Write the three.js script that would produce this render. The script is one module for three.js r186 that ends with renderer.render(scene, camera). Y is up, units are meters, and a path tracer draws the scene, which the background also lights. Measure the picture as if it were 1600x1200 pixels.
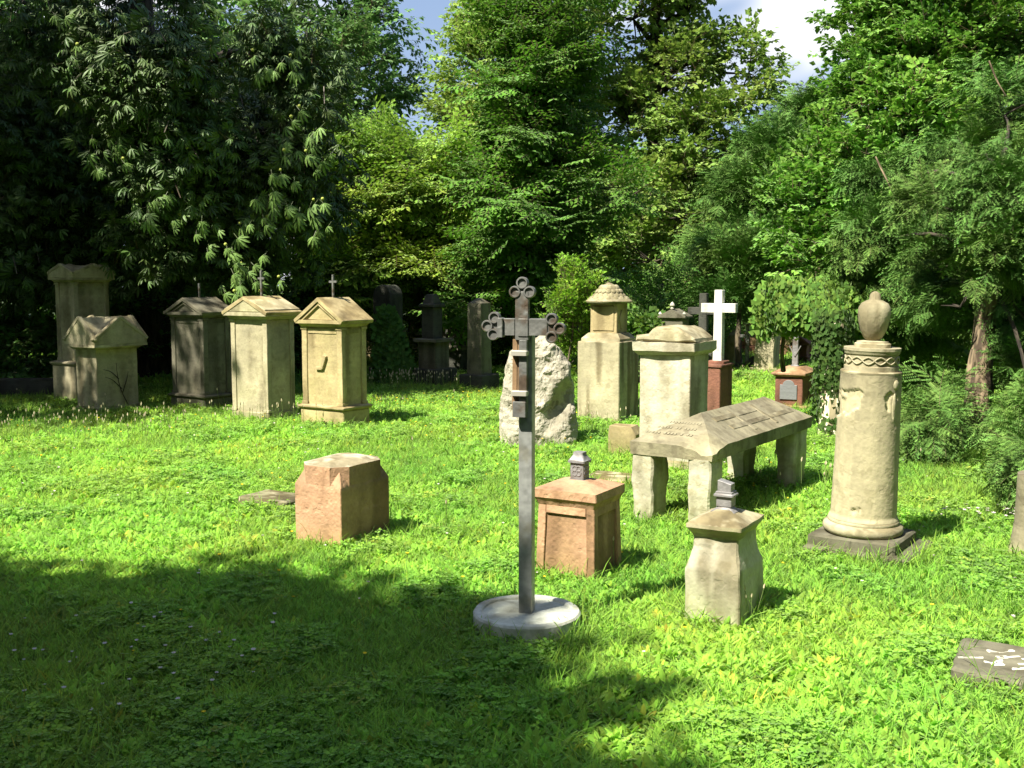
import * as THREE from 'three';
import { TessellateModifier } from 'three/addons/modifiers/TessellateModifier.js';
import { mergeGeometries, mergeVertices, toCreasedNormals } from 'three/addons/utils/BufferGeometryUtils.js';

// ------------------------------------------------------------------ camera, sky, sun, exposure
const F = 1650, EYE = 1.6, PITCH = Math.atan(160 / F);
const camera = new THREE.PerspectiveCamera(2 * Math.atan(600 / F) * 180 / Math.PI, 4 / 3, 0.1, 600);
camera.position.set(0, EYE, 0);
camera.rotation.x = -PITCH;
const scene = new THREE.Scene();
const renderer = new THREE.WebGLRenderer({ antialias: true });
renderer.setSize(1024, 768);
renderer.toneMapping = THREE.LinearToneMapping;
renderer.toneMappingExposure = 2.85;
renderer.shadowMap.enabled = true;
const SUN_EL = 54 * Math.PI / 180;
const SUN = new THREE.Vector3(-0.75 * Math.cos(SUN_EL), Math.sin(SUN_EL), 0.66 * Math.cos(SUN_EL)).normalize();
const sun = new THREE.DirectionalLight(new THREE.Color().setRGB(1, 0.95, 0.80), 5);
sun.position.copy(SUN).multiplyScalar(60).add(new THREE.Vector3(0, 0, -10));
sun.target.position.set(0, 0, -10);
sun.castShadow = true;
sun.shadow.camera.left = sun.shadow.camera.bottom = -30; sun.shadow.camera.right = sun.shadow.camera.top = 30; sun.shadow.camera.far = 150;
sun.shadow.mapSize.set(2048, 2048);
scene.add(sun, sun.target);

// ------------------------------------------------------------------ random numbers and noise
function rng(seed) { let a = seed >>> 0; return () => { a = (a + 0x6D2B79F5) | 0; let t = Math.imul(a ^ (a >>> 15), 1 | a); t = (t + Math.imul(t ^ (t >>> 7), 61 | t)) ^ t; return ((t ^ (t >>> 14)) >>> 0) / 4294967296; }; }
const h3 = (x, y, z) => { let h = Math.imul(x, 374761393) ^ Math.imul(y, 668265263) ^ Math.imul(z, 2147483647 - 1274126177); h = Math.imul(h ^ (h >>> 13), 1274126177); h = Math.imul(h ^ (h >>> 15), 2246822519); return ((h ^ (h >>> 16)) >>> 0) / 4294967296; };
const sm = t => t * t * (3 - 2 * t), lerp = (a, b, t) => a + (b - a) * t, clamp = (x, a = 0, b = 1) => Math.min(b, Math.max(a, x));
const step = (a, b, x) => sm(clamp((x - a) / (b - a)));
function noise(x, y, z, per = 0) {
  let X = Math.floor(x), Y = Math.floor(y), Z = Math.floor(z); const u = sm(x - X), v = sm(y - Y), w = sm(z - Z);
  const m = k => per ? ((k % per) + per) % per : k;
  const X1 = m(X + 1), Y1 = m(Y + 1), Z1 = Z + 1; X = m(X); Y = m(Y);
  return lerp(lerp(lerp(h3(X, Y, Z), h3(X1, Y, Z), u), lerp(h3(X, Y1, Z), h3(X1, Y1, Z), u), v), lerp(lerp(h3(X, Y, Z1), h3(X1, Y, Z1), u), lerp(h3(X, Y1, Z1), h3(X1, Y1, Z1), u), v), w);
}
function fbm(x, y, z, oct = 4, per = 0) { let s = 0, a = 0.5, n = 0; for (let i = 0; i < oct; i++) { s += a * noise(x, y, z + i * 17, per); n += a; x *= 2; y *= 2; z *= 2; per *= 2; a *= 0.5; } return s / n; }

// ------------------------------------------------------------------ sky
{
  const W = 1024, Hh = 512, d = new Float32Array(W * Hh * 4);
  for (let j = 0; j < Hh; j++) for (let i = 0; i < W; i++) {
    const el = (j + 0.5) / Hh * Math.PI - Math.PI / 2, az = (i + 0.5) / W * 2 * Math.PI - Math.PI;
    const x = Math.cos(el) * Math.cos(az), y = Math.sin(el), z = Math.cos(el) * Math.sin(az);
    const t = Math.pow(clamp(1 - y), 2.2);
    let c = [lerp(0.055, 0.29, t), lerp(0.12, 0.37, t), lerp(0.28, 0.48, t)];
    const yy = Math.max(y, 0) + 0.25;
    let cl = fbm(x / yy * 1.6 + 3.1, z / yy * 1.6 + 0.7, 2.5, 6);
    cl = step(0.50, 0.60, cl);
    const wh = 0.60 + 0.12 * fbm(x * 6, y * 6, z * 6, 3);
    c = c.map((v, k) => lerp(v, wh * [1, 1, 1.02][k], cl * 0.9));
    const o = (j * W + i) * 4; d[o] = c[0]; d[o + 1] = c[1]; d[o + 2] = c[2]; d[o + 3] = 1;
  }
  const t = new THREE.DataTexture(d, W, Hh, THREE.RGBAFormat, THREE.FloatType);
  t.mapping = THREE.EquirectangularReflectionMapping; t.magFilter = THREE.LinearFilter; t.needsUpdate = true;
  scene.background = t; scene.environment = t;
  scene.backgroundIntensity = 0.72; scene.environmentIntensity = 0.72;
}

// ------------------------------------------------------------------ measuring: pixels of a 1600 x 1200 frame to metres
const SP = Math.sin(PITCH), CP = Math.cos(PITCH);
function G(px, py, h = 0) { const v = (600 - py) / F, dy = -SP + v * CP, dz = -CP - v * SP, t = (h - EYE) / dy; return new THREE.Vector3((px - 800) / F * t, h, dz * t); }
function D(px, py, Z) { const v = (600 - py) / F, t = Z / (CP + v * SP); return new THREE.Vector3((px - 800) / F * t, EYE + t * (-SP + v * CP), -Z); }
function HA(P, py) { const Z = -P.z, v = (600 - py) / F; return EYE + (v * Z * CP - Z * SP) / (CP + v * SP); }
function fit(px, py, xl, xr, deg, h = 0) {              // nearest corner, left and right ends, turn
  const f = deg * Math.PI / 180, C = G(px, py, h), X = C.x, Z = -C.z, a = (EYE - h) * SP, b = CP;
  const s = (t, dx, dz) => (t * (a + b * Z) - X) / (dx - t * b * dz);
  const w = s((xl - 800) / F, -Math.cos(f), Math.sin(f)), d = s((xr - 800) / F, Math.sin(f), Math.cos(f));
  const x = X - Math.cos(f) * w / 2 + Math.sin(f) * d / 2, z = -(Z + Math.sin(f) * w / 2 + Math.cos(f) * d / 2);
  return { x, z, w, d, turn: -f, C: q => HA(C, q) };
}

// ------------------------------------------------------------------ objects, names
const used = {};
function numbered(n) { const k = used[n] = (used[n] ?? -1) + 1; return k ? `${n}_${String(k).padStart(3, '0')}` : n; }
function tag(o, label, category, group, kind) { o.userData = {}; if (label) o.userData.label = label; if (category) o.userData.category = category; if (group) o.userData.group = group; if (kind) o.userData.kind = kind; return o; }
function thing(name, label, category, x, y, z, turn = 0, group) { const o = new THREE.Group(); o.name = numbered(name); o.position.set(x, y, z); o.rotation.y = turn; tag(o, label, category, group); scene.add(o); return o; }
function part(name, geo, m, parent, label) { const o = new THREE.Mesh(geo, m); o.name = name; o.castShadow = o.receiveShadow = true; if (label) o.userData.label = label; parent.add(o); return o; }

// ------------------------------------------------------------------ geometry helpers
const clean = g => { let n = g.index ? g.toNonIndexed() : g; for (const k of Object.keys(n.attributes)) if (!['position', 'normal', 'uv', 'color'].includes(k)) n.deleteAttribute(k); return n; };
function loft(sections, capB = true) {
  const P = [], push = (...v) => v.forEach(p => P.push(p[0], p[1], p[2])), n = sections[0].pts.length;
  const S = sections.map(s => s.pts.map((p, i) => [p[0] + (s.x || 0), typeof s.y === 'function' ? s.y(p, i) : s.y, p[1] + (s.z || 0)]));
  for (let k = 0; k + 1 < S.length; k++) for (let i = 0; i < n; i++) { const j = (i + 1) % n, a = S[k], b = S[k + 1]; push(a[i], b[i], b[j], a[i], b[j], a[j]); }
  const cap = (s, up) => { const c = [0, 1, 2].map(q => s.reduce((t, p) => t + p[q], 0) / n); for (let i = 0; i < n; i++) { const j = (i + 1) % n; up ? push(c, s[j], s[i]) : push(c, s[i], s[j]); } };
  cap(S[S.length - 1], true); if (capB) cap(S[0], false);
  const g = new THREE.BufferGeometry(); g.setAttribute('position', new THREE.Float32BufferAttribute(P, 3)); return g;
}
const oct = (w, d, c = 0.005) => { const a = w / 2, b = d / 2; return [[a, -b + c], [a, b - c], [a - c, b], [-a + c, b], [-a, b - c], [-a, -b + c], [-a + c, -b], [a - c, -b]]; };
function block(w, h, d, c = 0.006, w2 = w, d2 = d) {     // bevelled block standing on y = 0, may taper
  return loft([{ y: 0, pts: oct(w, d, c) }, { y: h - c, pts: oct(w2, d2, c) }, { y: h, pts: oct(w2 - 2 * c, d2 - 2 * c, c) }]);
}
const mv = (g, x = 0, y = 0, z = 0, ry = 0, rx = 0, rz = 0) => { const m = new THREE.Matrix4().makeRotationFromEuler(new THREE.Euler(rx, ry, rz, 'YXZ')); m.setPosition(x, y, z); return g.applyMatrix4(m); };
function prism(pts, depth, bevel = 0.006) {              // polygon in x, y pushed along z, centred
  const s = new THREE.Shape(pts.map(p => new THREE.Vector2(p[0], p[1])));
  const g = clean(new THREE.ExtrudeGeometry(s, { depth: depth - 2 * bevel, bevelEnabled: bevel > 0, bevelThickness: bevel, bevelSize: bevel, bevelOffset: -bevel, bevelSegments: 1, curveSegments: 10 }));
  g.translate(0, 0, -depth / 2 + bevel); g.deleteAttribute('uv'); g.deleteAttribute('normal'); return g;
}
function uvBox(g, s = 1, off = 0) {
  const p = g.attributes.position, uv = new Float32Array(p.count * 2), a = new THREE.Vector3(), b = new THREE.Vector3(), c = new THREE.Vector3(), n = new THREE.Vector3();
  for (let i = 0; i < p.count; i += 3) {
    a.fromBufferAttribute(p, i); b.fromBufferAttribute(p, i + 1); c.fromBufferAttribute(p, i + 2);
    n.copy(b).sub(a).cross(c.clone().sub(a)); const ax = Math.abs(n.x), ay = Math.abs(n.y), az = Math.abs(n.z);
    [a, b, c].forEach((q, k) => { const [u, v] = ax > ay && ax > az ? [q.z, q.y] : ay > az ? [q.x, q.z] : [q.x, q.y]; uv[(i + k) * 2] = u * s + off; uv[(i + k) * 2 + 1] = v * s + off * 1.7; });
  }
  g.setAttribute('uv', new THREE.BufferAttribute(uv, 2)); return g;
}
let wear = 0;
// worn stone: subdivide, wobble, chip, stain
function stone(g, o = {}) {
  const { edge = 0.06, amp = 0.004, freq = 7, crease = 0.5, stain = 1, green = 1, moss = 1, base = 0, seed = ++wear * 3.17 } = o;
  g = clean(g); if (!g.attributes.normal) g.computeVertexNormals();
  g = new TessellateModifier(edge, 11).modify(g); g = clean(g); g.deleteAttribute('normal'); if (g.attributes.uv) g.deleteAttribute('uv');
  const p = g.attributes.position, col = new Float32Array(p.count * 3);
  for (let i = 0; i < p.count; i++) {
    const x = p.getX(i), y = p.getY(i), z = p.getZ(i), q = [x * freq + seed, y * freq + seed * 2, z * freq];
    const k = v => (v - 0.5) * 2 * amp;
    p.setXYZ(i, x + k(fbm(q[0], q[1], q[2], 2)), y + k(fbm(q[0] + 31, q[1], q[2], 2)) * 0.7, z + k(fbm(q[0], q[1] + 57, q[2], 2)));
  }
  g = toCreasedNormals(g, crease);
  const pp = g.attributes.position, nn = g.attributes.normal;
  for (let i = 0; i < pp.count; i++) {
    const x = pp.getX(i), y = pp.getY(i), z = pp.getZ(i), ny = nn.getY(i);
    let v = 0.74 + 0.5 * fbm(x * 2.2 + seed, y * 2.2, z * 2.2 + seed, 4); const pt = step(0.58, 0.64, fbm(x * 6 + seed, y * 5, z * 6 + 3, 4)); v *= 1 + 0.10 * pt;
    let c = [v, v, v];
    const st = step(0.5, 0.72, fbm(x * 11 + seed, y * 1.3 + seed, z * 11, 3)) * stain * 0.5; c = c.map((u, k) => u * (1 - st * [0.85, 0.9, 1][k]));
    const gr = (step(0.10 + 0.24 * fbm(x * 7 + seed, 2, z * 7, 3), 0, y - base) * 0.85 + 0.35 * step(0.5, 0.75, fbm(x * 3 + 9, y * 3 + seed, z * 3, 3))) * green; c = [c[0] * (1 - 0.28 * gr), c[1] * (1 - 0.2 * gr), c[2] * (1 - 0.42 * gr)];
    if (ny > 0.45) {
      const m = step(0.4, 0.6, fbm(x * 9, z * 9, y * 9 + seed, 3)) * moss; c = [c[0] * lerp(1, 0.62, m), c[1] * lerp(1, 0.58, m), c[2] * lerp(1, 0.5, m)];
      const li = step(0.62, 0.7, fbm(x * 22 + 4, z * 22, y * 22 + seed, 3)) * moss * 0.5; c = c.map(u => lerp(u, 1.15, li));
    }
    col[i * 3] = c[0]; col[i * 3 + 1] = c[1]; col[i * 3 + 2] = c[2];
  }
  g.setAttribute('color', new THREE.BufferAttribute(col, 3));
  return uvBox(g, 1, seed);
}
function plain(g, crease = 0.6, s = 1) { g = clean(g); g.deleteAttribute('uv'); g.deleteAttribute('normal'); return uvBox(toCreasedNormals(g, crease), s, 0.3); }
const V = (x, y, z) => new THREE.Vector3(x, y, z);
function taper(points, r0, r1, seg = 8, n = 14, rough = 0) {   // tapering limb
  const cv = new THREE.CatmullRomCurve3(points), P = [], N = [], U = [], I = [], fr = cv.computeFrenetFrames(n, false);
  for (let i = 0; i <= n; i++) {
    const t = i / n, c = cv.getPoint(t), r = lerp(r0, r1, Math.pow(t, 0.8));
    for (let k = 0; k <= seg; k++) {
      const a = k / seg * Math.PI * 2, dx = Math.cos(a), dy = Math.sin(a), rr = r * (1 + rough * (fbm(Math.cos(a) * 2 + 5, Math.sin(a) * 2 + 5, t * 14 + r0 * 9, 3) - 0.5) * 2);
      const q = fr.normals[i].clone().multiplyScalar(dx).addScaledVector(fr.binormals[i], dy);
      P.push(c.x + q.x * rr, c.y + q.y * rr, c.z + q.z * rr); N.push(q.x, q.y, q.z); U.push(k / seg * r0 * 6, t * cv.getLength());
    }
  }
  for (let i = 0; i < n; i++) for (let k = 0; k < seg; k++) { const a = i * (seg + 1) + k, b = a + seg + 1; I.push(a, a + 1, b, a + 1, b + 1, b); }
  const g = new THREE.BufferGeometry(); g.setAttribute('position', new THREE.Float32BufferAttribute(P, 3)); g.setAttribute('uv', new THREE.Float32BufferAttribute(U, 2)); g.setIndex(I);
  if (rough) g.computeVertexNormals(); else g.setAttribute('normal', new THREE.Float32BufferAttribute(N, 3));
  return clean(g);
}

// ------------------------------------------------------------------ materials
function tex(n, fn, srgb) {
  const d = new Uint8Array(n * n * 4);
  for (let j = 0; j < n; j++) for (let i = 0; i < n; i++) { const c = fn(i / n, j / n), o = (j * n + i) * 4; d[o] = clamp(c[0]) * 255; d[o + 1] = clamp(c[1]) * 255; d[o + 2] = clamp(c[2]) * 255; d[o + 3] = 255; }
  const t = new THREE.DataTexture(d, n, n); t.wrapS = t.wrapT = THREE.RepeatWrapping; t.magFilter = THREE.LinearFilter; t.minFilter = THREE.LinearMipmapLinearFilter; t.generateMipmaps = true; if (srgb) t.colorSpace = THREE.SRGBColorSpace; t.needsUpdate = true; return t;
}
const grainBump = tex(512, (u, v) => { const a = fbm(u * 12, v * 12, 1, 5, 12), b = fbm(u * 70, v * 70, 5, 2, 70); const pit = step(0.68, 0.8, fbm(u * 26, v * 26, 8, 2, 26)); const k = a * 0.6 + b * 0.4 - pit * 0.3; return [k, k, k]; });
const bedBump = tex(512, (u, v) => { const a = fbm(u * 5, v * 24, 1, 5, 24), b = fbm(u * 50, v * 50, 5, 3, 50); const k = a * 0.6 + b * 0.4; return [k, k, k]; });
function stoneMat(name, base, spot, spotAmt, bump = 0.006, rough = 0.9, bt = grainBump) {
  const s = name.length * 3.3;
  const map = tex(512, (u, v) => {
    const a = fbm(u * 4, v * 4, s, 5, 4), f = fbm(u * 64, v * 64, s + 3, 2, 64), sp = step(0.56, 0.72, fbm(u * 18, v * 18, s + 7, 4, 18)) * spotAmt, bed = fbm(u * 3, v * 30, s + 11, 3, 30);
    const k = 0.78 + 0.28 * a + 0.12 * (f - 0.5) + 0.12 * (bed - 0.5);
    return base.map((c, i) => lerp(c * k, spot[i], sp));
  }, true);
  return new THREE.MeshStandardMaterial({ name, map, bumpMap: bt, bumpScale: bump, roughness: rough, vertexColors: true });
}
const M = {
  sand: stoneMat('sandstone', [0.67, 0.635, 0.52], [0.445, 0.414, 0.311], 0.3, 0.003),
  warm: stoneMat('warm_sandstone', [0.68, 0.615, 0.455], [0.49, 0.427, 0.285], 0.25, 0.003),
  pale: stoneMat('pale_limestone', [0.74, 0.715, 0.63], [0.516, 0.472, 0.347], 0.3, 0.004),
  dark: stoneMat('dark_sandstone', [0.418, 0.401, 0.338], [0.267, 0.258, 0.205], 0.4, 0.004),
  black: stoneMat('soot_sandstone', [0.267, 0.267, 0.24], [0.16, 0.16, 0.142], 0.5),
  slab: stoneMat('bedded_sandstone', [0.55, 0.52, 0.425], [0.38, 0.35, 0.28], 0.55, 0.006, 0.9, bedBump),
  red: stoneMat('red_sandstone', [0.70, 0.55, 0.43], [0.57, 0.43, 0.32], 0.3),
  redd: stoneMat('deep_red_sandstone', [0.516, 0.343, 0.276], [0.374, 0.249, 0.196], 0.4),
  granite: stoneMat('rough_granite', [0.651, 0.625, 0.563], [0.422, 0.396, 0.343], 0.6, 0.014),
  concrete: stoneMat('concrete', [0.78, 0.78, 0.75], [0.6, 0.6, 0.56], 0.5, 0.005),
  white: stoneMat('white_marble', [0.87, 0.86, 0.82], [0.68, 0.66, 0.58], 0.4, 0.002, 0.6),
  iron: new THREE.MeshStandardMaterial({ name: 'painted_iron', color: new THREE.Color().setRGB(0.13, 0.13, 0.125), roughness: 0.5, metalness: 0.25, bumpMap: grainBump, bumpScale: 0.003 }),
  post: new THREE.MeshStandardMaterial({ name: 'grey_steel', color: new THREE.Color().setRGB(0.27, 0.275, 0.26), roughness: 0.42, metalness: 0.3, bumpMap: grainBump, bumpScale: 0.0006 }),
  cast: new THREE.MeshStandardMaterial({ name: 'weathered_cast_iron', color: new THREE.Color().setRGB(0.22, 0.21, 0.21), roughness: 0.55, metalness: 0.3, bumpMap: grainBump, bumpScale: 0.003 }),
  clamp: new THREE.MeshStandardMaterial({ name: 'zinc_clamp', color: new THREE.Color().setRGB(0.42, 0.40, 0.34), roughness: 0.5, metalness: 0.4 }),
  plaque: new THREE.MeshStandardMaterial({ name: 'slate_plaque', color: new THREE.Color().setRGB(0.16, 0.165, 0.17), roughness: 0.55, bumpMap: bedBump, bumpScale: 0.004 }),
};
M.wood = new THREE.MeshStandardMaterial({ name: 'old_wood', roughness: 0.8, map: tex(256, (u, v) => { const k = 0.6 + 0.6 * (fbm(u * 40, v * 3, 2, 4, 40) - 0.3); return [0.62 * k, 0.49 * k, 0.35 * k]; }, true), bumpMap: bedBump, bumpScale: 0.004 });
const barkTex = (a, b) => tex(512, (u, v) => { const r = fbm(u * 16, v * 4, 3, 5, 16), f = step(0.35, 0.6, r); return a.map((c, i) => lerp(b[i], c, f) * (0.8 + 0.4 * fbm(u * 6, v * 6, 9, 3, 6))); }, true);
const barkBump = tex(512, (u, v) => { const r = fbm(u * 16, v * 4, 3, 5, 16); return [r, r, r]; });
const bark = (name, a, b) => new THREE.MeshStandardMaterial({ name, map: barkTex(a, b), bumpMap: barkBump, bumpScale: 0.03, roughness: 0.95 });
M.bark = bark('grey_bark', [0.40, 0.36, 0.29], [0.20, 0.17, 0.13]);
M.barkDark = bark('dark_bark', [0.24, 0.21, 0.17], [0.11, 0.09, 0.07]);
M.barkYew = bark('yew_bark', [0.54, 0.47, 0.38], [0.30, 0.25, 0.2]);
const rustTex = (a, b, lo, hi) => tex(512, (u, v) => { const n = fbm(u * 9, v * 9, 21, 5, 9), s = fbm(u * 30, v * 4, 5, 4, 30), k = step(lo, hi, n) * (0.5 + 0.5 * s), g = 0.85 + 0.3 * fbm(u * 40, v * 40, 3, 3, 40); return a.map((c, i) => lerp(c, b[i], k) * g); }, true);
M.iron.map = rustTex([0.41, 0.41, 0.40], [0.30, 0.24, 0.19], 0.5, 0.66); M.iron.color.set(0xffffff);
M.post.map = rustTex([0.56, 0.565, 0.555], [0.50, 0.49, 0.44], 0.5, 0.7); M.post.color.set(0xffffff);
M.cast.map = rustTex([0.50, 0.49, 0.49], [0.36, 0.31, 0.27], 0.5, 0.68); M.cast.color.set(0xffffff);
const leafMat = (name, trans = 0.4) => new THREE.MeshPhysicalMaterial({ name, color: 0xffffff, vertexColors: true, roughness: 1, transmission: trans, thickness: 0, specularIntensity: 0.4, side: THREE.DoubleSide });
M.leaf = leafMat('tree_leaves', 0.4);
M.chest = new THREE.MeshPhysicalMaterial({ name: 'chestnut_leaves', color: 0xffffff, vertexColors: true, roughness: 0.6, clearcoat: 0.12, clearcoatRoughness: 0.45, specularIntensity: 0.7, side: THREE.DoubleSide });
M.yew = new THREE.MeshPhysicalMaterial({ name: 'yew_needles', color: 0xffffff, vertexColors: true, roughness: 0.7, specularIntensity: 0.35, side: THREE.DoubleSide });
M.grass = leafMat('meadow_leaves', 0.5);
M.flower = new THREE.MeshStandardMaterial({ name: 'flower_heads', vertexColors: true, roughness: 0.9, side: THREE.DoubleSide });
M.ground = new THREE.MeshStandardMaterial({ name: 'meadow_soil', roughness: 1, bumpMap: grainBump, bumpScale: 0.02, map: tex(512, (u, v) => { const a = fbm(u * 8, v * 8, 2, 5, 8), b = fbm(u * 60, v * 60, 4, 2, 60); return [0.17 * (0.5 + a) * (0.6 + b * 0.8), 0.24 * (0.5 + a) * (0.6 + b * 0.8), 0.07 * (0.6 + a)]; }, true) });

// ------------------------------------------------------------------ ground
const foot = [];                                        // footprints kept clear of plants: x, z, half w, half d, turn
const keepOut = (x, z, w, d, turn, pad = 0.0) => foot.push([x, z, w / 2 + pad, d / 2 + pad, Math.cos(turn), Math.sin(turn)]);
const inFoot = (x, z) => foot.some(f => { const dx = x - f[0], dz = z - f[1], u = dx * f[4] - dz * f[5], v = dx * f[5] + dz * f[4]; return Math.abs(u) < f[2] && Math.abs(v) < f[3]; });
{
  const g = new THREE.PlaneGeometry(600, 600, 1, 1); g.rotateX(-Math.PI / 2);
  const uv = g.attributes.uv; for (let i = 0; i < uv.count; i++) uv.setXY(i, uv.getX(i) * 300, uv.getY(i) * 300);
  const o = new THREE.Mesh(g, M.ground); o.name = 'ground'; o.receiveShadow = true; tag(o, 'flat meadow ground under the grass of the old graveyard', null, null, 'structure'); scene.add(o);
}
// ------------------------------------------------------------------ monuments
const arc = (r, a0, a1, n, cx = 0, cy = 0) => Array.from({ length: n + 1 }, (_, i) => { const a = lerp(a0, a1, i / n); return [cx + r * Math.cos(a), cy + r * Math.sin(a)]; });
function ironCross(parent, x, y, z, h, w, t, name = 'iron_cross') {
  part(name, plain(mergeGeometries([mv(block(t, h, t, 0.002), x, y, z), mv(block(w, t, t * 0.8, 0.002), x, y + h * 0.68, z)].map(clean))), M.iron, parent);
}
// gabled tomb: plinth, ledge, body with corner pilasters and recessed panels, cornice, pediment, roof
function gabled(name, label, group, f, y, o) {
  const T = thing(name, label, 'gravestone', f.x, 0, f.z, f.turn, group); keepOut(f.x, f.z, f.w, f.d, f.turn, -0.03);
  const m = o.mat, s = (g, e) => stone(g, { edge: 0.08, ...o.st, ...e });
  const w = f.w * (o.k ?? 0.93), d = f.d * (o.k ?? 0.93), lt = o.ledge ?? 0.05, hP = y.plinth, b0 = hP + lt, hb = y.body - b0;
  part('plinth', s(mv(block(f.w, hP + 0.02, f.d, 0.01), 0, -0.02)), m, T);
  if (lt > 0.01) part('ledge', s(mv(loft([{ y: 0, pts: oct(f.w + 0.01, f.d + 0.01) }, { y: lt * 0.4, pts: oct(f.w + 0.05, f.d + 0.05) }, { y: lt * 0.7, pts: oct(f.w + 0.05, f.d + 0.05) }, { y: lt, pts: oct(w + 0.01, d + 0.01) }]), 0, hP)), m, T);
  part('body', s(mv(block(w - 0.03, hb, d - 0.03, 0.006), 0, b0), { base: -1 }), m, T);
  if (o.pil) {
    const pw = o.pil;
    for (const [sx, sz] of [[-1, 1], [1, 1], [1, -1], [-1, -1]])
      part('pilaster', s(mv(mergeGeometries([mv(block(pw, hb - 0.06, pw, 0.004), 0, 0.03), block(pw + 0.018, 0.03, pw + 0.018, 0.004), mv(block(pw + 0.018, 0.03, pw + 0.018, 0.004), 0, hb - 0.03)].map(clean)), sx * (w - pw) / 2, b0 + 0.001, sz * (d - pw) / 2), { base: -1 }), m, T);
    if (o.frieze) for (const sx of [0, 1]) part('frieze', s(mv(sx ? block(0.014, 0.05, d - 2.3 * pw, 0.002) : block(w - 2.3 * pw, 0.05, 0.014, 0.002), sx ? (w - 0.03) / 2 : 0, b0 + hb - 0.07, sx ? 0 : (d - 0.03) / 2), { base: -1 }), m, T);
  }
  const ov = o.over ?? 0.05, W = w + 2 * ov, Dd = d + 2 * ov, ct = o.cornice ?? 0.07, e = y.body + ct, rise = y.ridge - e;
  part('cornice', s(mv(loft([{ y: 0, pts: oct(w + 0.01, d + 0.01) }, { y: ct * 0.45, pts: oct(w + ov, d + ov) }, { y: ct * 0.5, pts: oct(W, Dd) }, { y: ct, pts: oct(W, Dd) }]), 0, y.body), { base: -1 }), m, T);
  if (o.roof === 'cross') {
    part('roof', s(mv(mergeGeometries([prism([[-W / 2, 0], [W / 2, 0], [W / 2, 0.05], [0, rise], [-W / 2, 0.05]], Dd, 0.012), mv(prism([[-Dd / 2, 0], [Dd / 2, 0], [Dd / 2, 0.05], [0, rise], [-Dd / 2, 0.05]], W - 0.003, 0.012), 0, -0.001, 0, Math.PI / 2)].map(clean)), 0, e + 0.002), { base: -1, amp: 0.009 }), m, T);
    for (const [wd, dp, ry] of [[W, Dd, 0], [Dd, W, Math.PI / 2]]) for (const fr of [-1, 1]) for (const sg of [-1, 1]) { const L = Math.hypot(wd / 2, rise - 0.05) + 0.01, a = Math.atan2(rise - 0.05, wd / 2); part('moulding', s(mv(mv(mv(block(L, 0.04, 0.05, 0.008), -L / 2 + 0.004, -0.016), 0, 0, sg > 0 ? 0 : 0, sg > 0 ? Math.PI : 0, 0, a), 0, e + rise + 0.002 + 0.001 * fr, fr * (dp / 2 - 0.02)).applyMatrix4(new THREE.Matrix4().makeRotationY(ry)), { base: -1, amp: 0.006 }), m, T); }
  } else {
    part('pediment', s(mv(prism(o.round ? [[-W / 2 + 0.02, 0], [W / 2 - 0.02, 0], [W / 2 - 0.02, 0.03], [W * 0.14, rise - 0.035], [0, rise - 0.02], [-W * 0.14, rise - 0.035], [-W / 2 + 0.02, 0.03]] : [[-W / 2 + 0.03, 0], [W / 2 - 0.03, 0], [0, rise - 0.03]], Dd - (o.round ? 0.004 : 0.06), 0.006), 0, e + 0.002), { base: -1 }), m, T);
    const L = Math.hypot(W / 2, rise) + 0.02, a = Math.atan2(rise, W / 2), th = 0.04;
    for (const sg of [-1, 1]) part('roof_slab', s(mv(mv(block(L, th, Dd + 0.012, 0.006), -L / 2 + 0.004, -th + 0.008), 0, y.ridge, 0, sg > 0 ? Math.PI : 0, 0, a), { base: -1, edge: 0.1 }), o.roofMat ?? m, T);
    if (!o.round) for (const sg of [-1, 1]) part('moulding', s(mv(mv(block(L * 0.8, 0.016, 0.03, 0.003), -L * 0.4 + 0.004, -th - 0.024), 0, y.ridge, (Dd - 0.06) / 2 + 0.006, sg > 0 ? Math.PI : 0, 0, a), { base: -1 }), m, T);
  }
  if (o.cross) ironCross(T, 0, y.ridge - 0.02, o.cross.z ?? 0, o.cross.h, o.cross.w, 0.022);
  return T;
}
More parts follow.
